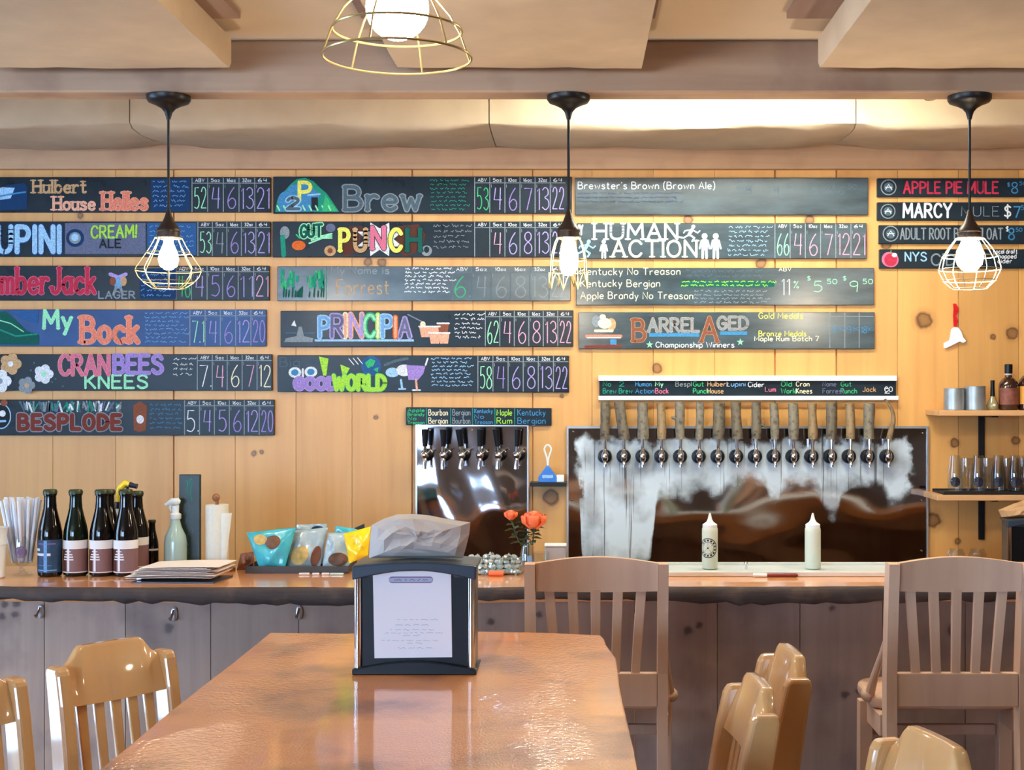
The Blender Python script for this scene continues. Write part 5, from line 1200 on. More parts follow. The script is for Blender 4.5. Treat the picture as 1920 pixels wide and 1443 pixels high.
# ================================================================ MINTS, VASE, TUB
random.seed(31)
m_ = MB(); m_.ball((0, 0, 0), .012, 8, 0, (1, .8, .7))
for s_ in (-1, 1): m_.add([(s_*.010, 0, 0), (s_*.022, -.003, .008), (s_*.024, .002, -.007), (s_*.022, .006, .004)], [(0, 1, 2), (0, 2, 3)], 0)
mint = m_.build('wrapped_mint', 'mint_wrap', local=True); tag(mint, 'silver wrapped mint in the pile beside the rose vase', 'candy', 'wrapped mints piled on the bar')
first = True; cnt = 0
for lay, (v0, nn) in enumerate(((0, 16), (1, 13), (2, 10), (3, 7))):
    for i in range(nn):
        for row in range(2 if lay < 3 else 1):
            o = mint if first else mint.copy()
            if not first: COL.objects.link(o)
            first = False
            u = 878+(976-878)*(i+.5)/nn*(1 if lay < 3 else .94)+random.uniform(-3, 3)
            if lay > 0 and u < 884: u += 8
            o.location = ((u-CX)*4.46/F, 4.405+.033*row+.006*lay+random.uniform(-.005, .005), ZB+.010+.0155*lay)
            o.rotation_euler = (random.uniform(-.5, .5), random.uniform(-.6, .6), random.uniform(0, 6.28)); cnt += 1
c = PZ(933, 1073, ZB); o = MB().tube([(c.x-.024, 4.372, ZB+.009), (c.x+.024, 4.372, ZB+.009)], .0088, 10).build('wrapped_candy', 'candy_orange', origin=(c.x, 4.372, ZB)); tag(o, 'orange candy roll lying in front of the mints', 'candy')
d = 4.42; k = d/F; c = Vector(((988-CX)*k, d, ZB+.0003)); t = thing('bud_vase', 'clear glass bud vase with a blue patch, holding orange roses', 'vase', c)
MB().lathe(c, [(.020, 0), (.023, .003), (.0235, .06), (.018, .085), (.015, .098), (.017, .104), (.0145, .104), (.013, .096), (.016, .084), (.0212, .06), (.0205, .006), (.001, .006)], 24, cap=False).build('vase_glass', 'glass', parent=t, sharp=60)
vs = []
for i in range(9):
    an = .05+.7*i/8
    for z in (.03, .062): vs.append((c.x+.0240*math.sin(an), c.y-.0240*math.cos(an), c.z+z))
MB().add(vs, [(2*i, 2*i+2, 2*i+3, 2*i+1) for i in range(8)], 0, True).build('blue_patch', 'chalk_blue', parent=t)
def rose(u, v, r, label, base):
    q = P(u, v, d); random.seed(int(u)); t = thing('rose', label, 'flower', tuple(q), 'orange roses in the bud vase')
    m_ = MB()
    for ring, (nn, rr, hh) in enumerate(((3, .28, 1.0), (4, .5, .95), (5, .78, .8), (6, 1.0, .55))):
        for i in range(nn):
            a = 2*math.pi*(i+.5*ring)/nn; vs = []
            for jj in range(4):
                for ii in range(5):
                    an = a+(ii-2)*1.9/nn*.62; f = [.45, .95, 1.04, .98][jj]; z = [-.7, -.3, .25, .62*hh][jj]*r*(1-.08*abs(ii-2))
                    vs.append(q+Vector((rr*f*r*math.cos(an), rr*f*r*math.sin(an), z)))
            m_.add(vs, [(jj*5+ii, jj*5+ii+1, jj*5+ii+6, jj*5+ii+5) for jj in range(3) for ii in range(4)], 0, True)
    m_.ball(q+Vector((0, 0, -.1*r)), r*.7, 10, 0, (1, 1, 1.1))
    m_.build('petals', 'rose', parent=t, sharp=80)
    zb = c+Vector(base); MB().tube(smooth([tuple(q+Vector((0, 0, -.6*r))), tuple((q+zb)/2+Vector((.004, 0, .0))), tuple(zb+Vector((0, 0, .09))), tuple(zb)], 4), .0022, 7).build('stem', 'stem_green', parent=t)
    m_ = MB()
    for i in range(13):
        s_ = .22+.5*i/13; p0 = q.lerp(zb+Vector((0, 0, .05)), s_); a = 2.4*i; L = .04
        dx, dy = math.cos(a)*L, math.sin(a)*L
        m_.add([p0, p0+Vector((dx*.5-dy*.28, dy*.5+dx*.28, .006)), p0+Vector((dx, dy, -.004)), p0+Vector((dx*.5+dy*.28, dy*.5-dx*.28, .006))], [(0, 1, 2, 3)], 0)
    m_.ball(q+Vector((0, 0, -.75*r)), r*.3, 8)
    m_.build('leaves', 'leaf_green', parent=t)
rose(958, 964, .0225, 'small orange rose leaning left in the vase', (-.006, .002, .012))
rose(1001, 973, .042, 'large open orange rose at the right of the vase', (.006, -.002, .012))
c = Vector(((1014-CX)*4.52/F, 4.52, ZB+.0003)); o = MB().lathe(c, [(.022, 0), (.026, .004), (.028, .06), (.026, .06), (.024, .006), (.001, .006)], 24, cap=False).build('small_glass', 'glass', origin=c, sharp=60); tag(o, 'small empty glass tumbler beside the rose vase', 'glass')
x0, x1 = (1022-CX)*4.57/F, (1061-CX)*4.57/F
c = ((x0+x1)/2, 4.57, ZB); t = thing('plastic_tub', 'pale grey plastic tub behind the empty stool, left of the steel panel', 'tub', c)
MB().box((x0, 4.545, ZB+.0005), (x1, 4.605, ZB+.075)).build('tub_body', 'frost_glass', parent=t, bevel=.008, seg=3)
MB().box((x0-.002, 4.543, ZB+.0755), (x1+.002, 4.607, ZB+.081)).build('lid', 'white_plastic', parent=t, bevel=.002)

# wall bits: little black shelf with brush and eraser, ornament
a, b_ = P(994, 911, 5.52), P(1062, 904, 5.52)
o = MB().box((a.x, 5.50, a.z), (b_.x, 5.5995, b_.z)).build('small_wall_shelf', 'black_metal', origin=(a.x, 5.5995, a.z), bevel=.001); tag(o, 'small black wall shelf between the two steel panels', 'shelf')
zs = b_.z+.0004
c = P(1027, 904, 5.53); t = thing('dust_brush', 'blue brush with white looped handle standing on the small black shelf', 'brush', (c.x, 5.53, zs)); k = 5.53/F
MB().prism([(c.x-.038, 5.515, zs), (c.x+.038, 5.515, zs), (c.x+.038, 5.515, zs+.022), (c.x+.004, 5.515, zs+.068), (c.x-.004, 5.515, zs+.068), (c.x-.038, 5.515, zs+.022)], (0, .03, 0)).build('brush_head', 'blue_plastic', parent=t, bevel=.003)
MB().box((c.x-.022, 5.5135, zs+.018), (c.x+.022, 5.5147, zs+.03)).build('label', 'chalk_lightblue', parent=t)
MB().tube(smooth([(c.x, 5.53, zs+.066), (c.x-.004, 5.53, zs+.10), (c.x-.014, 5.53, zs+.135), (c.x, 5.53, zs+.152), (c.x+.014, 5.53, zs+.135), (c.x+.004, 5.53, zs+.10), (c.x, 5.53, zs+.066)], 4), .0038, 8).build('handle', 'white_plastic', parent=t)
c = P(1051, 904, 5.53); o = MB().box((c.x-.017, 5.515, zs), (c.x+.015, 5.545, zs+.03)).build('board_eraser', 'white_plastic', origin=(c.x, 5.53, zs), bevel=.004); tag(o, 'small white eraser block beside the blue brush', 'eraser')
d = 5.588; q = P(1791, 570, d); t = thing('wall_ornament', 'white felt shape hanging on a red ribbon, under the right pendant', 'ornament', (q.x, 5.5995, q.z))
m_ = MB(); pts = [(1790,569),(1793,580),(1790,592),(1792,600),(1791,612)]; ws = [3, 5, 3, 4.5, 3]
for i in range(4):
    (u0, v0), (u1, v1) = pts[i], pts[i+1]; m_.prism([P(u0-ws[i], v0, d-.003*(i % 2)), P(u1-ws[i+1], v1, d-.003*((i+1) % 2)), P(u1+ws[i+1], v1, d+.002), P(u0+ws[i], v0, d+.002)], (0, .002, 0))
m_.build('ribbon', 'red_ribbon', parent=t)
MB().prism([P(a, b, d-.004) for a, b in ((1784,617),(1789,613),(1797,614),(1803,622),(1806,632),(1812,639),(1806,643),(1800,640),(1790,645),(1774,653),(1770,652),(1770,643),(1780,638),(1782,630))][::-1], (0, .008, 0)).build('felt_shape', 'felt_white', parent=t, bevel=.001)

# ================================================================ SHELVES AT THE RIGHT
def shelf(v, uL, label):
    yf = 5.38; z1 = H-(v-CY)*yf/F; x0 = (uL-CX)*yf/F; x1 = XR-.05
    t = thing('wall_shelf', label, 'shelf', (x0, 5.5995, z1), 'wooden shelves on black brackets')
    MB().box((x0, yf, z1-.022), (x1, 5.5995, z1)).build('shelf_board', 'shelf_wood', parent=t, bevel=.002)
    for u in (1842, 2190):
        m_ = MB(); x = (u-CX)*5.58/F
        m_.box((x-.012, 5.588, z1-.20), (x+.012, 5.5995, z1-.0225)).box((x-.012, yf+.03, z1-.0285), (x+.012, 5.588, z1-.0225))
        m_.build('bracket', 'black_metal', parent=t)
    return z1
zt = shelf(769, 1762, 'upper wooden wall shelf carrying tins and liquor bottles'); zl = shelf(928, 1757, 'lower wooden wall shelf carrying a tray of glasses')
def P2(u, d): return (u-CX)*d/F
for u, hh, R, lb in ((1789, .088, .041, 'ribbed galvanised tin on the upper shelf, at the left'), (1828, .096, .042, 'taller galvanised tin on the upper shelf, right of its pair')):
    d = 5.46; c = Vector((P2(u, d), d, zt+.0003)); prof = [(R*.98, 0)]
    for i in range(12): prof += [(R, hh*(i+.25)/12), (R*.985, hh*(i+.75)/12)]
    prof += [(R*1.01, hh*.985), (R*1.01, hh), (R*.95, hh), (R*.94, .004)]
    o = MB().lathe(c, prof, 30).build('galvanised_tin', 'galvanised', origin=c, sharp=60); tag(o, lb, 'tin', 'galvanised tins on the upper shelf')
d = 5.46; c = Vector((P2(1861, d), d, zt+.0003)); t = thing('small_flask', 'little round clear bottle with long dark neck on the upper shelf', 'bottle', c)
MB().lathe(c, [(.018, 0), (.024, .008), (.025, .018), (.018, .036), (.010, .052), (.008, .06)], 22).build('bottle_glass', 'flask_glass', parent=t); MB().lathe(c, [(.0095, .055), (.008, .10), (.0085, .115), (.008, .12)], 16).build('dark_neck', 'black_plastic', parent=t)
MB().ball(c+Vector((0, -.024, .02)), .006, 10, 0, (1, .3, 1)).build('round_sticker', 'label_white', parent=t)
def liquor(u, label, R, hh, lab, d=5.46):
    c = Vector((P2(u, d), d, zt+.0003)); t = thing('liquor_bottle', label, 'bottle', c, 'liquor bottles on the upper shelf')
    MB().lathe(c, [(R*.9, 0), (R, .006), (R, hh*.52), (R*.92, hh*.6), (R*.62, hh*.68), (R*.38, hh*.72), (R*.34, hh*.86)], 28).build('bottle_glass', 'whiskey', parent=t)
    MB().lathe(c, [(R*.40, hh*.80), (R*.40, hh*.99), (R*.36, hh)], 20).build('stopper', 'black_plastic', parent=t)
    MB().lathe(c, [(R*.37, hh*.75), (R*.365, hh*.79)], 20, cap=False).build('neck_label', 'label_white', parent=t)
    vs = []
    for i in range(17):
        an = -1.3+2.6*i/16
        for z in (.12, .48): vs.append((c.x+R*1.008*math.sin(an), c.y-R*1.008*math.cos(an), c.z+z*hh))
    l = MB().add(vs, [(2*i, 2*i+2, 2*i+3, 2*i+1) for i in range(16)], 0, True).build('label', lab, parent=t)
    if lab == 'amber_label':
        q = c+Vector((-.004, -R*1.01, .25*hh)); MB().lathe((q.x, 0, q.z), [(.012, q.y-.002), (.012, q.y+.003)], 18, axis='Y').build('label_badge', 'label_white', parent=l)
liquor(1891, 'brown liquor bottle with reddish label on the upper shelf', .040, .185, 'whiskey_label')
liquor(1930, 'liquor bottle with amber label cut off by the right picture edge', .044, .20, 'amber_label')
x0, x1 = P2(1767, 5.42), P2(1960, 5.42)
t = thing('serving_tray', 'flat black tray under the glasses on the lower shelf', 'tray', ((x0+x1)/2, 5.48, zl))
MB().box((x0, 5.40, zl+.0003), (x1, 5.57, zl+.005)).build('tray_base', 'felt_tray', parent=t); MB().box((x0, 5.397, zl+.0003), (x1, 5.3998, zl+.013)).box((x0, 5.5702, zl+.0003), (x1, 5.573, zl+.013)).build('tray_rim', 'felt_tray', parent=t)
gz = zl+.0053; g0 = None
lbs = ['leftmost small glass with dark round print on the black tray', 'second glass with dark print from the left on the black tray', 'third glass along the black tray, just right of the bracket', 'fourth glass with a large dark print on the black tray', 'last glass on the black tray, at the right picture edge']
for i, u in enumerate((1791, 1834, 1872, 1903, 1926)):
    d = 5.44; loc = Vector((P2(u, d), d, gz))
    if g0 is None:
        g0 = thing('beer_glass', lbs[0], 'glass', loc, 'printed glasses on the lower shelf')
        MB().lathe((0, 0, 0), [(.024, 0), (.028, .004), (.030, .05), (.027, .09), (.022, .125), (.020, .15), (.0185, .15), (.0205, .125), (.0255, .09), (.0285, .05), (.0265, .008), (.001, .008)], 24, cap=False).build('glass_body', 'glass', parent=g0, local=True, sharp=60)
        m_ = MB(); vs = [(.0303*math.sin(-.25), -.0303*math.cos(-.25), .045)]
        for j in range(20):
            an = 2*math.pi*j/20; r_ = .0205*(1+.06*(-1)**j); th = r_*math.cos(an)/.0303-.25; vs.append((.0303*math.sin(th), -.0303*math.cos(th), .045+r_*math.sin(an)))
        m_.add(vs, [(0, 1+j, 1+(j+1) % 20) for j in range(20)], 0); m_.build('dark_print', 'dark_label', parent=g0, local=True)
    else: dup(g0, loc, lbs[i])
gp = MB().lathe((0, 0, 0), [(.024, 0), (.028, .004), (.030, .06), (.028, .10), (.0265, .10), (.0285, .06), (.0265, .008), (.001, .008)], 22, cap=False).build('back_glass', 'glass', local=True, sharp=60)
gl_ = ['plain glass in the back row of the tray, left end', 'plain glass in the back row of the tray, second', 'plain glass in the back row of the tray, near the bracket', 'plain glass in the back row of the tray, right end']
for i, u in enumerate((1812, 1851, 1888, 1918)):
    o = gp if i == 0 else gp.copy()
    if i: COL.objects.link(o)
    o.location = (P2(u, 5.53), 5.53, gz); o.scale = (1, 1, 1.35); tag(o, gl_[i], 'glass', 'plain glasses at the back of the tray')
for u, lb in ((1793, 'small tumbler upside down on the back counter, left one'), (1833, 'small tumbler upside down on the back counter, right one')):
    d = 5.45; c = Vector((P2(u, d), d, .9353)); o = MB().lathe(c, [(.034, 0), (.038, .04), (.036, .075), (.026, .098), (.024, .095), (.033, .073), (.035, .04), (.032, .001)], 24, cap=False).build('tumbler', 'glass', origin=c, sharp=60); tag(o, lb, 'glass', 'tumblers on the back counter')

# ================================================================ NAPKIN DISPENSERS
def dispenser(label, group):
    """local: front faces -Y, base centre at the origin; 0.262 wide, 0.14 deep, 0.237 tall"""
    t = thing('napkin_dispenser', label, 'napkin dispenser', (0, 0, 0), group); W, D, T = .131, .14, .237
    MB().box((-W+.004, .012, .004), (W-.004, D, T-.012)).build('body', 'smoke_plastic', parent=t, local=True, bevel=.004)
    MB().box((-W+.016, .006, .012), (W-.016, .0118, T-.03)).build('front_panel', 'black_plastic', parent=t, local=True)
    for s_ in (-1, 1):
        MB().tube([(s_*(W-.009), .006, .014), (s_*(W-.009), .006, T-.024)], .0085, 12).build('corner_column', 'chrome', parent=t, local=True)
    arch = [(-W-.002+(2*W+.004)*i/24, .012+.016*math.sin(math.pi*i/24)) for i in range(25)]
    MB().prism([(x, -.008, z) for x, z in arch][::-1]+[(-W-.002, -.008, 0), (W+.002, -.008, 0)], (0, .019, 0)).box((-W-.002, .0112, 0), (W+.002, D+.004, .0038)).build('base', 'black_plastic', parent=t, local=True, bevel=.002)
    lower = [(-W-.002+(2*W+.004)*i/24, T-.034+.020*math.sin(math.pi*i/24)) for i in range(25)]
    upper = [(-W-.002+(2*W+.004)*i/24, T-.004+.008*math.sin(math.pi*i/24)) for i in range(25)]
    m_ = MB().prism([(x, -.008, z) for x, z in lower]+[(x, -.008, z) for x, z in upper][::-1], (0, .0195, 0))
    m_.build('top_cap', 'navy_plastic', parent=t, local=True, bevel=.003)
    m_ = MB(); vs = [(x, .0116, z) for x, z in upper]+[(x, D+.004, z) for x, z in upper]
    m_.add(vs+[(x, y, T-.012) for x, y, z in vs], [(i, i+1, 26+i, 25+i) for i in range(24)]+[(75+i, 76+i, 51+i, 50+i) for i in range(24)]+[(25+i, 26+i, 76+i, 75+i) for i in range(24)]+[(i+1, i, 50+i, 51+i) for i in range(24)]+[(0, 25, 75, 50), (24, 74, 99, 49)], 0)
    m_.build('lid', 'smoke_plastic', parent=t, local=True)
    return t
def napkins(outline, d, th, mat, label, seed):
    random.seed(seed); n = len(outline); cu = sum(u for u, v in outline)/n; cv = sum(v for u, v in outline)/n
    vs = []; k = 6
    for side in (-1, 1):
        for r in range(k):
            f = 1-r/k
            for u, v in outline:
                e = math.sqrt(max(0, 1-f*f)); vs.append(P(cu+(u-cu)*f, cv+(v-cv)*f, d)+Vector((0, side*th*e+random.uniform(-.006, .006)*(e > .2)+side*.0012, 0)))
        vs.append(P(cu, cv, d)+Vector((0, side*th, 0)))
    N = k*n+1; fs = []
    for s_ in range(2):
        o_ = s_*N
        for r in range(k-1):
            for i in range(n): fs.append((o_+r*n+i, o_+r*n+(i+1) % n, o_+(r+1)*n+(i+1) % n, o_+(r+1)*n+i))
        for i in range(n): fs.append((o_+(k-1)*n+i, o_+(k-1)*n+(i+1) % n, o_+k*n))
    for i in range(n): fs.append((i, (i+1) % n, N+(i+1) % n, N+i))
    c = P(cu, max(v for u, v in outline), d)
    o = MB().add(vs, fs).build('paper_napkins', mat, origin=c); return tag(o, label, 'napkins')
zt_ = 1.06
nd = dispenser('black tabletop napkin dispenser with a white notice, on the long table', 'napkin dispensers')
nd.location = ((776.5-CX)*2.9/F, 2.905, zt_+.0004); nd['_w'] = tuple(nd.location)
dk = dup(nd, (P2(1945, 5.22)+.02, 5.22, .9353), 'black napkin dispenser on the back counter at the right picture edge', rotz=-.12)
# notice on the near dispenser
NL = nd.location; d = 2.9
o = MB().hexa([P(701, 1235, d), P(847, 1233, d), P(847, 1233, d)+Vector((0, .0006, 0)), P(701, 1235, d)+Vector((0, .0006, 0))], [P(698, 1073, d), P(845, 1070, d), P(845, 1070, d)+Vector((0, .0006, 0)), P(698, 1073, d)+Vector((0, .0006, 0))]).build('notice_sheet', 'paper_white', parent=nd)
o.location.y += .0085
k_ = Chalk(2.9+.0080); random.seed(17)
pill = [(735+6*math.cos(a), 1086.5-6*math.sin(a)) for a in [math.pi/2+math.pi*i/8 for i in range(9)]]+[(806+6*math.cos(a), 1086.5-6*math.sin(a)) for a in [-math.pi/2+math.pi*i/8 for i in range(9)]]
k_.poly(pill, 'badge_mauve', 0); k_.poly([(u, 1086.5+(v-1086.5)*.66) for u, v in pill], 'paper_ink_light', 1)
k_.text('STARR AND STONE MENU', 736, 1089, 5, .9, 'paper_ink', W=70, layer=2) if False else k_.scribble(737, 1083.5, 800, 1090, 1, 'paper_ink', 1.2, .92)
for v, u0, u1 in ((1161,742,810),(1171,741,806),(1180,730,825),(1186,720,828),(1191,755,793),(1200,714,833),(1205,763,785),(1214,744,805)): k_.scribble(u0, v-2.2, u1, v+2.2, 1, 'paper_ink_light', .8, .97)
k_.build('notice_print', k_.cols, parent=nd)
napkins([(692,1046),(694,1010),(697,984),(720,972),(745,964),(775,963),(805,966),(845,974),(882,979),(880,1000),(874,1025),(868,1046),(820,1046),(770,1046),(730,1046)], 2.975, .042, 'napkin', 'pale napkins standing out of the near napkin dispenser', 4)
napkins([(1878,969),(1872,956),(1900,944),(1925,936),(1965,944),(1985,960),(1980,969),(1930,969)], 5.295, .045, 'kraft', 'brown paper napkins standing out of the far napkin dispenser', 6)

# ================================================================ LONG TABLE
random.seed(2)
zt = 1.06
out = [PZ(505, 1185, zt), PZ(640, 1187, zt), PZ(760, 1184, zt), PZ(900, 1183, zt), PZ(1020, 1185, zt), PZ(1128, 1190, zt), PZ(1134, 1196, zt), PZ(1138, 1208, zt), PZ(1147, 1220, zt), PZ(1156, 1232, zt), PZ(1160, 1255, zt), PZ(1164, 1285, zt), PZ(1172, 1325, zt), PZ(1178, 1350, zt), PZ(1190, 1400, zt), PZ(1198, 1443, zt)]
x_ = out[-1].x
out += [Vector((x_+.006, 1.95, zt)), Vector((x_-.005, 1.6, zt)), Vector((x_+.004, 1.2, zt)), Vector((-.78, 1.2, zt)), Vector((-.772, 1.6, zt))]
for vv in (1443, 1400, 1340, 1290, 1240, 1210): 
    s_ = (vv-1185)/(1443-1185); out.append(PZ(505-325*s_+random.uniform(-2, 2), vv, zt))
cx_ = sum(p_.x for p_ in out)/len(out)
t = thing('long_table', 'long glossy brown live edge plank table in the foreground', 'table', (-.34, 2.3, 0))
m_ = MB(); n = len(out); m_.add([tuple(p_) for p_ in out]+[(p_.x+(cx_-p_.x)*.03, p_.y, zt-.05) for p_ in out], [tuple(range(n))[::-1], tuple(range(n, 2*n))]+[(i, (i+1) % n, n+(i+1) % n, n+i) for i in range(n)], 0)
m_.build('tabletop', 'table_slab', parent=t, bevel=.006, seg=3)
for y in (1.5, 3.05):
    for x in (-.55, -.13): MB().box((x-.04, y-.04, .06), (x+.04, y+.04, 1.009)).build('leg', 'beam_wood', parent=t, bevel=.006)
    MB().box((-.62, y-.045, 0), (-.06, y+.045, .0595)).build('foot', 'beam_wood', parent=t, bevel=.006)
MB().box((-.36, 1.545, .35), (-.32, 3.005, .45)).build('stretcher', 'beam_wood', parent=t, bevel=.004)

# ================================================================ BAR STOOLS (backs to the camera)
d = 3.70; k = d/F
def bar_stool(label, group):
    X = lambda u: (u-CX)*k
    Z = lambda v: H-(v-CY)*k
    t = thing('bar_stool', label, 'bar stool', (X(1118), 3.9, 0), group)
    for u0, u1, s_ in ((983, 1003, -1), (1235, 1254, 1)):
        x0, x1 = X(u0), X(u1); m_ = MB(); pr = [(3.70, Z(1058)), (3.718, Z(1150)), (3.735, Z(1268)), (3.735, Z(1360)), (3.70, .0)]; dp = .055
        for (y0, z0), (y1, z1) in zip(pr[1:], pr[:-1]):
            kx = .003*s_
            m_.hexa([(x0, y0, z0), (x1, y0, z0), (x1, y0+dp, z0), (x0, y0+dp, z0)], [(x0, y1, z1), (x1, y1, z1), (x1, y1+dp, z1), (x0, y1+dp, z1)])
        m_.build('back_post', 'stool_wood', parent=t)
    n = 16; top = [(1003.5+231*i/n, 1057-10*math.sin(math.pi*i/n)) for i in range(n+1)]; bot = [(1003.5+231*i/n, 1110+4*math.sin(math.pi*i/n)) for i in range(n+1)]
    cr = MB(); yy = [3.712+.022*math.sin(math.pi*i/n) for i in range(n+1)]
    vs = [(X(u), y, Z(v)) for (u, v), y in zip(top, yy)]+[(X(u), y+.006, Z(v)) for (u, v), y in zip(bot, yy)]+[(X(u), y+.026, Z(v)) for (u, v), y in zip(top, yy)]+[(X(u), y+.032, Z(v)) for (u, v), y in zip(bot, yy)]
    q = n+1; fs = []
    for i in range(n): fs += [(q+i, q+i+1, i+1, i), (2*q+i, 2*q+i+1, 3*q+i+1, 3*q+i), (i, i+1, 2*q+i+1, 2*q+i), (3*q+i, 3*q+i+1, q+i+1, q+i)]
    fs += [(0, 2*q, 3*q, q), (n, q+n, 3*q+n, 2*q+n)]
    cr.add(vs, fs, 0, True).build('crest_rail', 'stool_wood', parent=t, sharp=40)
    for ut, ub in ((1029, 1042), (1073, 1081), (1117, 1118), (1160, 1155), (1204, 1193)):
        yt, yb = 3.738, 3.752; w_ = 9.5
        MB().hexa([(X(ub-w_+1), yb, Z(1270)), (X(ub+w_-1), yb, Z(1270)), (X(ub+w_-1), yb+.014, Z(1270)), (X(ub-w_+1), yb+.014, Z(1270))], [(X(ut-w_), yt, Z(1108)), (X(ut+w_), yt, Z(1108)), (X(ut+w_), yt+.014, Z(1108)), (X(ut-w_), yt+.014, Z(1108))]).build('back_slat', 'stool_wood', parent=t, bevel=.002)
    MB().box((X(1003.5), 3.742, Z(1332)), (X(1234.5), 3.768, Z(1268))).build('lower_rail', 'stool_wood', parent=t, bevel=.003)
    xm = X(1118.5); sw = .215
    m_ = MB(); pts = []
    for i in range(25):
        a = math.pi*i/24; pts.append((xm+sw*math.copysign(abs(math.cos(a))**.5, math.cos(a)), 3.99+.15*math.sin(a)**.6 if 0 < i < 24 else 3.99))
    pts += [(xm-sw, 3.86), (xm-.16, 3.835), (xm+.16, 3.835), (xm+sw, 3.86)]
    m_.prism([(x, y, .762) for x, y in pts], (0, 0, .035)).build('seat', 'stool_wood', parent=t, bevel=.012, seg=3)
    for s_ in (-1, 1):
        xx = xm+s_*.205
        MB().hexa([(xx-.02, 3.98, .0), (xx+.02, 3.98, .0), (xx+.02, 4.02, .0), (xx-.02, 4.02, .0)], [(xx-.02, 3.96, .7615), (xx+.02, 3.96, .7615), (xx+.02, 4.0, .7615), (xx-.02, 4.0, .7615)]).build('front_leg', 'stool_wood', parent=t, bevel=.003)
        MB().tube([(xm+s_*.216, 3.88, .79), (xm+s_*.205, 3.85, .86), (xm+s_*.196, 3.80, .93), (xm+s_*.186, 3.762, 1.0)], [.015, .011, .009, .008], 10).build('side_brace', 'stool_wood', parent=t)
        MB().ball((xm+s_*.218, 3.885, .796), .02, 12, 0, (1, 1.4, 1)).build('brace_scroll', 'stool_wood', parent=t)
        MB().box((min(xx-.012, xx+.012), 3.79, .42), (max(xx-.012, xx+.012), 3.975, .46)).build('side_stretcher', 'stool_wood', parent=t, bevel=.003)
        MB().box((min(xx, xx-s_*.02), 3.792, .70), (max(xx, xx-s_*.02), 3.958, .7615)).build('seat_rail', 'stool_wood', parent=t, bevel=.003)
    MB().box((xm-.183, 3.985, .655), (xm+.183, 4.007, .685)).build('front_stretcher', 'stool_wood', parent=t, bevel=.003)
    MB().box((xm-.183, 3.992, .30), (xm+.183, 4.016, .34)).build('foot_rest', 'stool_wood', parent=t, bevel=.003)
    return t
bst = bar_stool('pale slat back bar stool at the bar, behind the right end of the long table', 'slat back bar stools at the bar')
dup(bst, Vector(bst.location)+Vector((685*k, 0, 0)), 'pale slat back bar stool at the bar, on the far right')

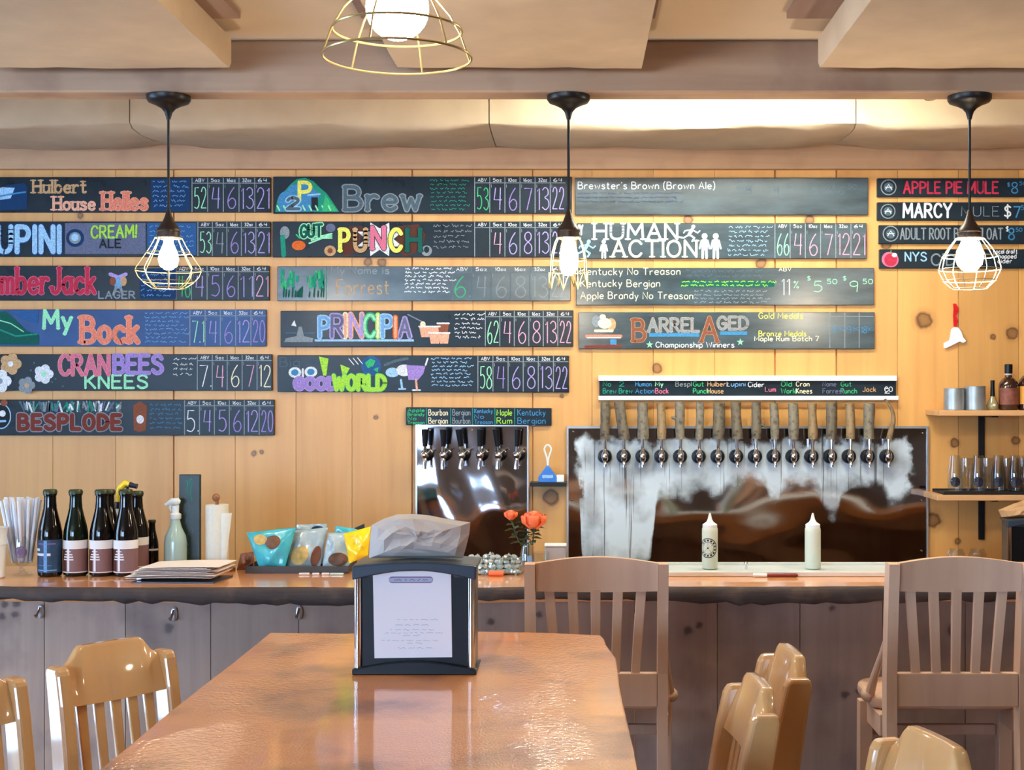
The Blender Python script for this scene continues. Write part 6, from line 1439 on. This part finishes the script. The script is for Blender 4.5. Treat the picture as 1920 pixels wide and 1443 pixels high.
# ================================================================ TABLE CHAIRS (glossy honey wood)
def table_chair(label, group):
    """local: +X is the sitting direction, Y across; back posts at |y| = .13"""
    t = thing('table_chair', label, 'chair', (0, 0, 0), group)
    prof = [(0, -.085, .045), (.35, -.02, .055), (.62, .0, .062), (.76, .002, .064), (.9, -.012, .064), (1.0, -.028, .062), (1.062, -.04, .058), (1.078, -.043, .046)]
    HW = .130
    for s_ in (-1, 1):
        m_ = MB(); y0, y1 = s_*HW-.016, s_*HW+.016; rows = []
        for z, x, w_ in prof: rows.append([(x-w_/2, y0, z), (x+w_/2, y0, z), (x+w_/2, y1, z), (x-w_/2, y1, z)])
        vs = [q for r in rows for q in r]; n = len(rows)
        fs = [(0, 3, 2, 1), tuple(4*(n-1)+i for i in range(4))]+[(4*i+j, 4*i+(j+1) % 4, 4*i+4+(j+1) % 4, 4*i+4+j) for i in range(n-1) for j in range(4)]
        m_.add(vs, fs, 0).build('back_post', 'chair_wood', parent=t, local=True, bevel=.009, seg=3)
    n = 28; hw = HW-.0165
    def top(y):
        a = abs(y)/hw
        if a > .94: e = (1-a)/.06; return 1.072+.006*e
        if a > .62: e = (.94-a)/.32; return 1.078+.035*(3*e*e-2*e**3)
        return 1.113
    m_ = MB(); vs = []
    for i in range(n+1):
        y = -hw+2*hw*i/n; zt_, zb_ = top(y), .988+.006*(y/hw)**2
        bow = -.012*(1-(y/hw)**2)
        for z, x in ((zb_, -.008), (zt_-.006, -.036), (zt_, -.041), (zt_, -.057), (zt_-.006, -.063), (zb_, -.036)): vs.append((x+bow, y, z))
    fs = [tuple(range(6)), tuple(n*6+i for i in range(5, -1, -1))]+[(6*i+j, 6*i+6+j, 6*i+6+(j+1) % 6, 6*i+(j+1) % 6) for i in range(n) for j in range(6)]
    m_.add(vs, fs, 0, True).build('crest_rail', 'chair_wood', parent=t, local=True, sharp=50)
    MB().box((-.012, -hw, .775), (.014, hw, .825)).build('lower_rail', 'chair_wood', parent=t, local=True, bevel=.004)
    for y in (-.082, -.041, 0, .041, .082):
        MB().hexa([(-.006, y-.010, .8252), (.006, y-.010, .8252), (.006, y+.010, .8252), (-.006, y+.010, .8252)], [(-.038, y-.012, .9945), (-.026, y-.012, .9945), (-.026, y+.012, .9945), (-.038, y+.012, .9945)]).build('back_slat', 'chair_wood', parent=t, local=True, bevel=.003)
    pts = [(.034, -.135), (.30, -.138), (.335, -.12), (.345, 0), (.335, .12), (.30, .138), (.034, .135)]
    MB().prism([(x, y, .70) for x, y in pts], (0, 0, .034)).build('seat', 'chair_wood', parent=t, local=True, bevel=.01, seg=3)
    for s_ in (-1, 1):
        MB().hexa([(.295, s_*.115-.016, 0), (.327, s_*.115-.016, 0), (.327, s_*.115+.016, 0), (.295, s_*.115+.016, 0)], [(.28, s_*.108-.018, .6995), (.316, s_*.108-.018, .6995), (.316, s_*.108+.018, .6995), (.28, s_*.108+.018, .6995)]).build('front_leg', 'chair_wood', parent=t, local=True, bevel=.004)
        MB().box((.025, s_*.122-.008, .30), (.2845, s_*.122+.006, .33)).build('side_stretcher', 'chair_wood', parent=t, local=True, bevel=.003)
    MB().box((.285, -.10, .20), (.31, .10, .235)).build('foot_rest', 'chair_wood', parent=t, local=True, bevel=.003)
    return t
gc = 'honey wood chairs around the long table'
ch = table_chair('glossy honey wood chair at the far left of the table, back seen in full', gc)
def put(o, x, y, yaw): o.location = (x, y, 0); o.rotation_euler = (0, 0, math.radians(yaw))
# near post of the left chair at (-1.106, 2.9), far post at (-.922, 3.09)
put(ch, -.992, 2.970, -40)
c2 = dup(ch, (0, 0, 0), 'glossy honey wood chair cut off by the left picture edge'); put(c2, -1.205, 2.665, -38)
c3 = dup(ch, (0, 0, 0), 'glossy honey wood chair right of the table, nearer of the close pair'); put(c3, .300, 2.60, 184)
c4 = dup(ch, (0, 0, 0), 'glossy honey wood chair right of the table, farther of the close pair'); put(c4, .412, 2.91, 184)
c5 = dup(ch, (0, 0, 0), 'glossy honey wood chair back at the bottom edge before the right bar stool'); put(c5, .528, 2.165, 194.5)
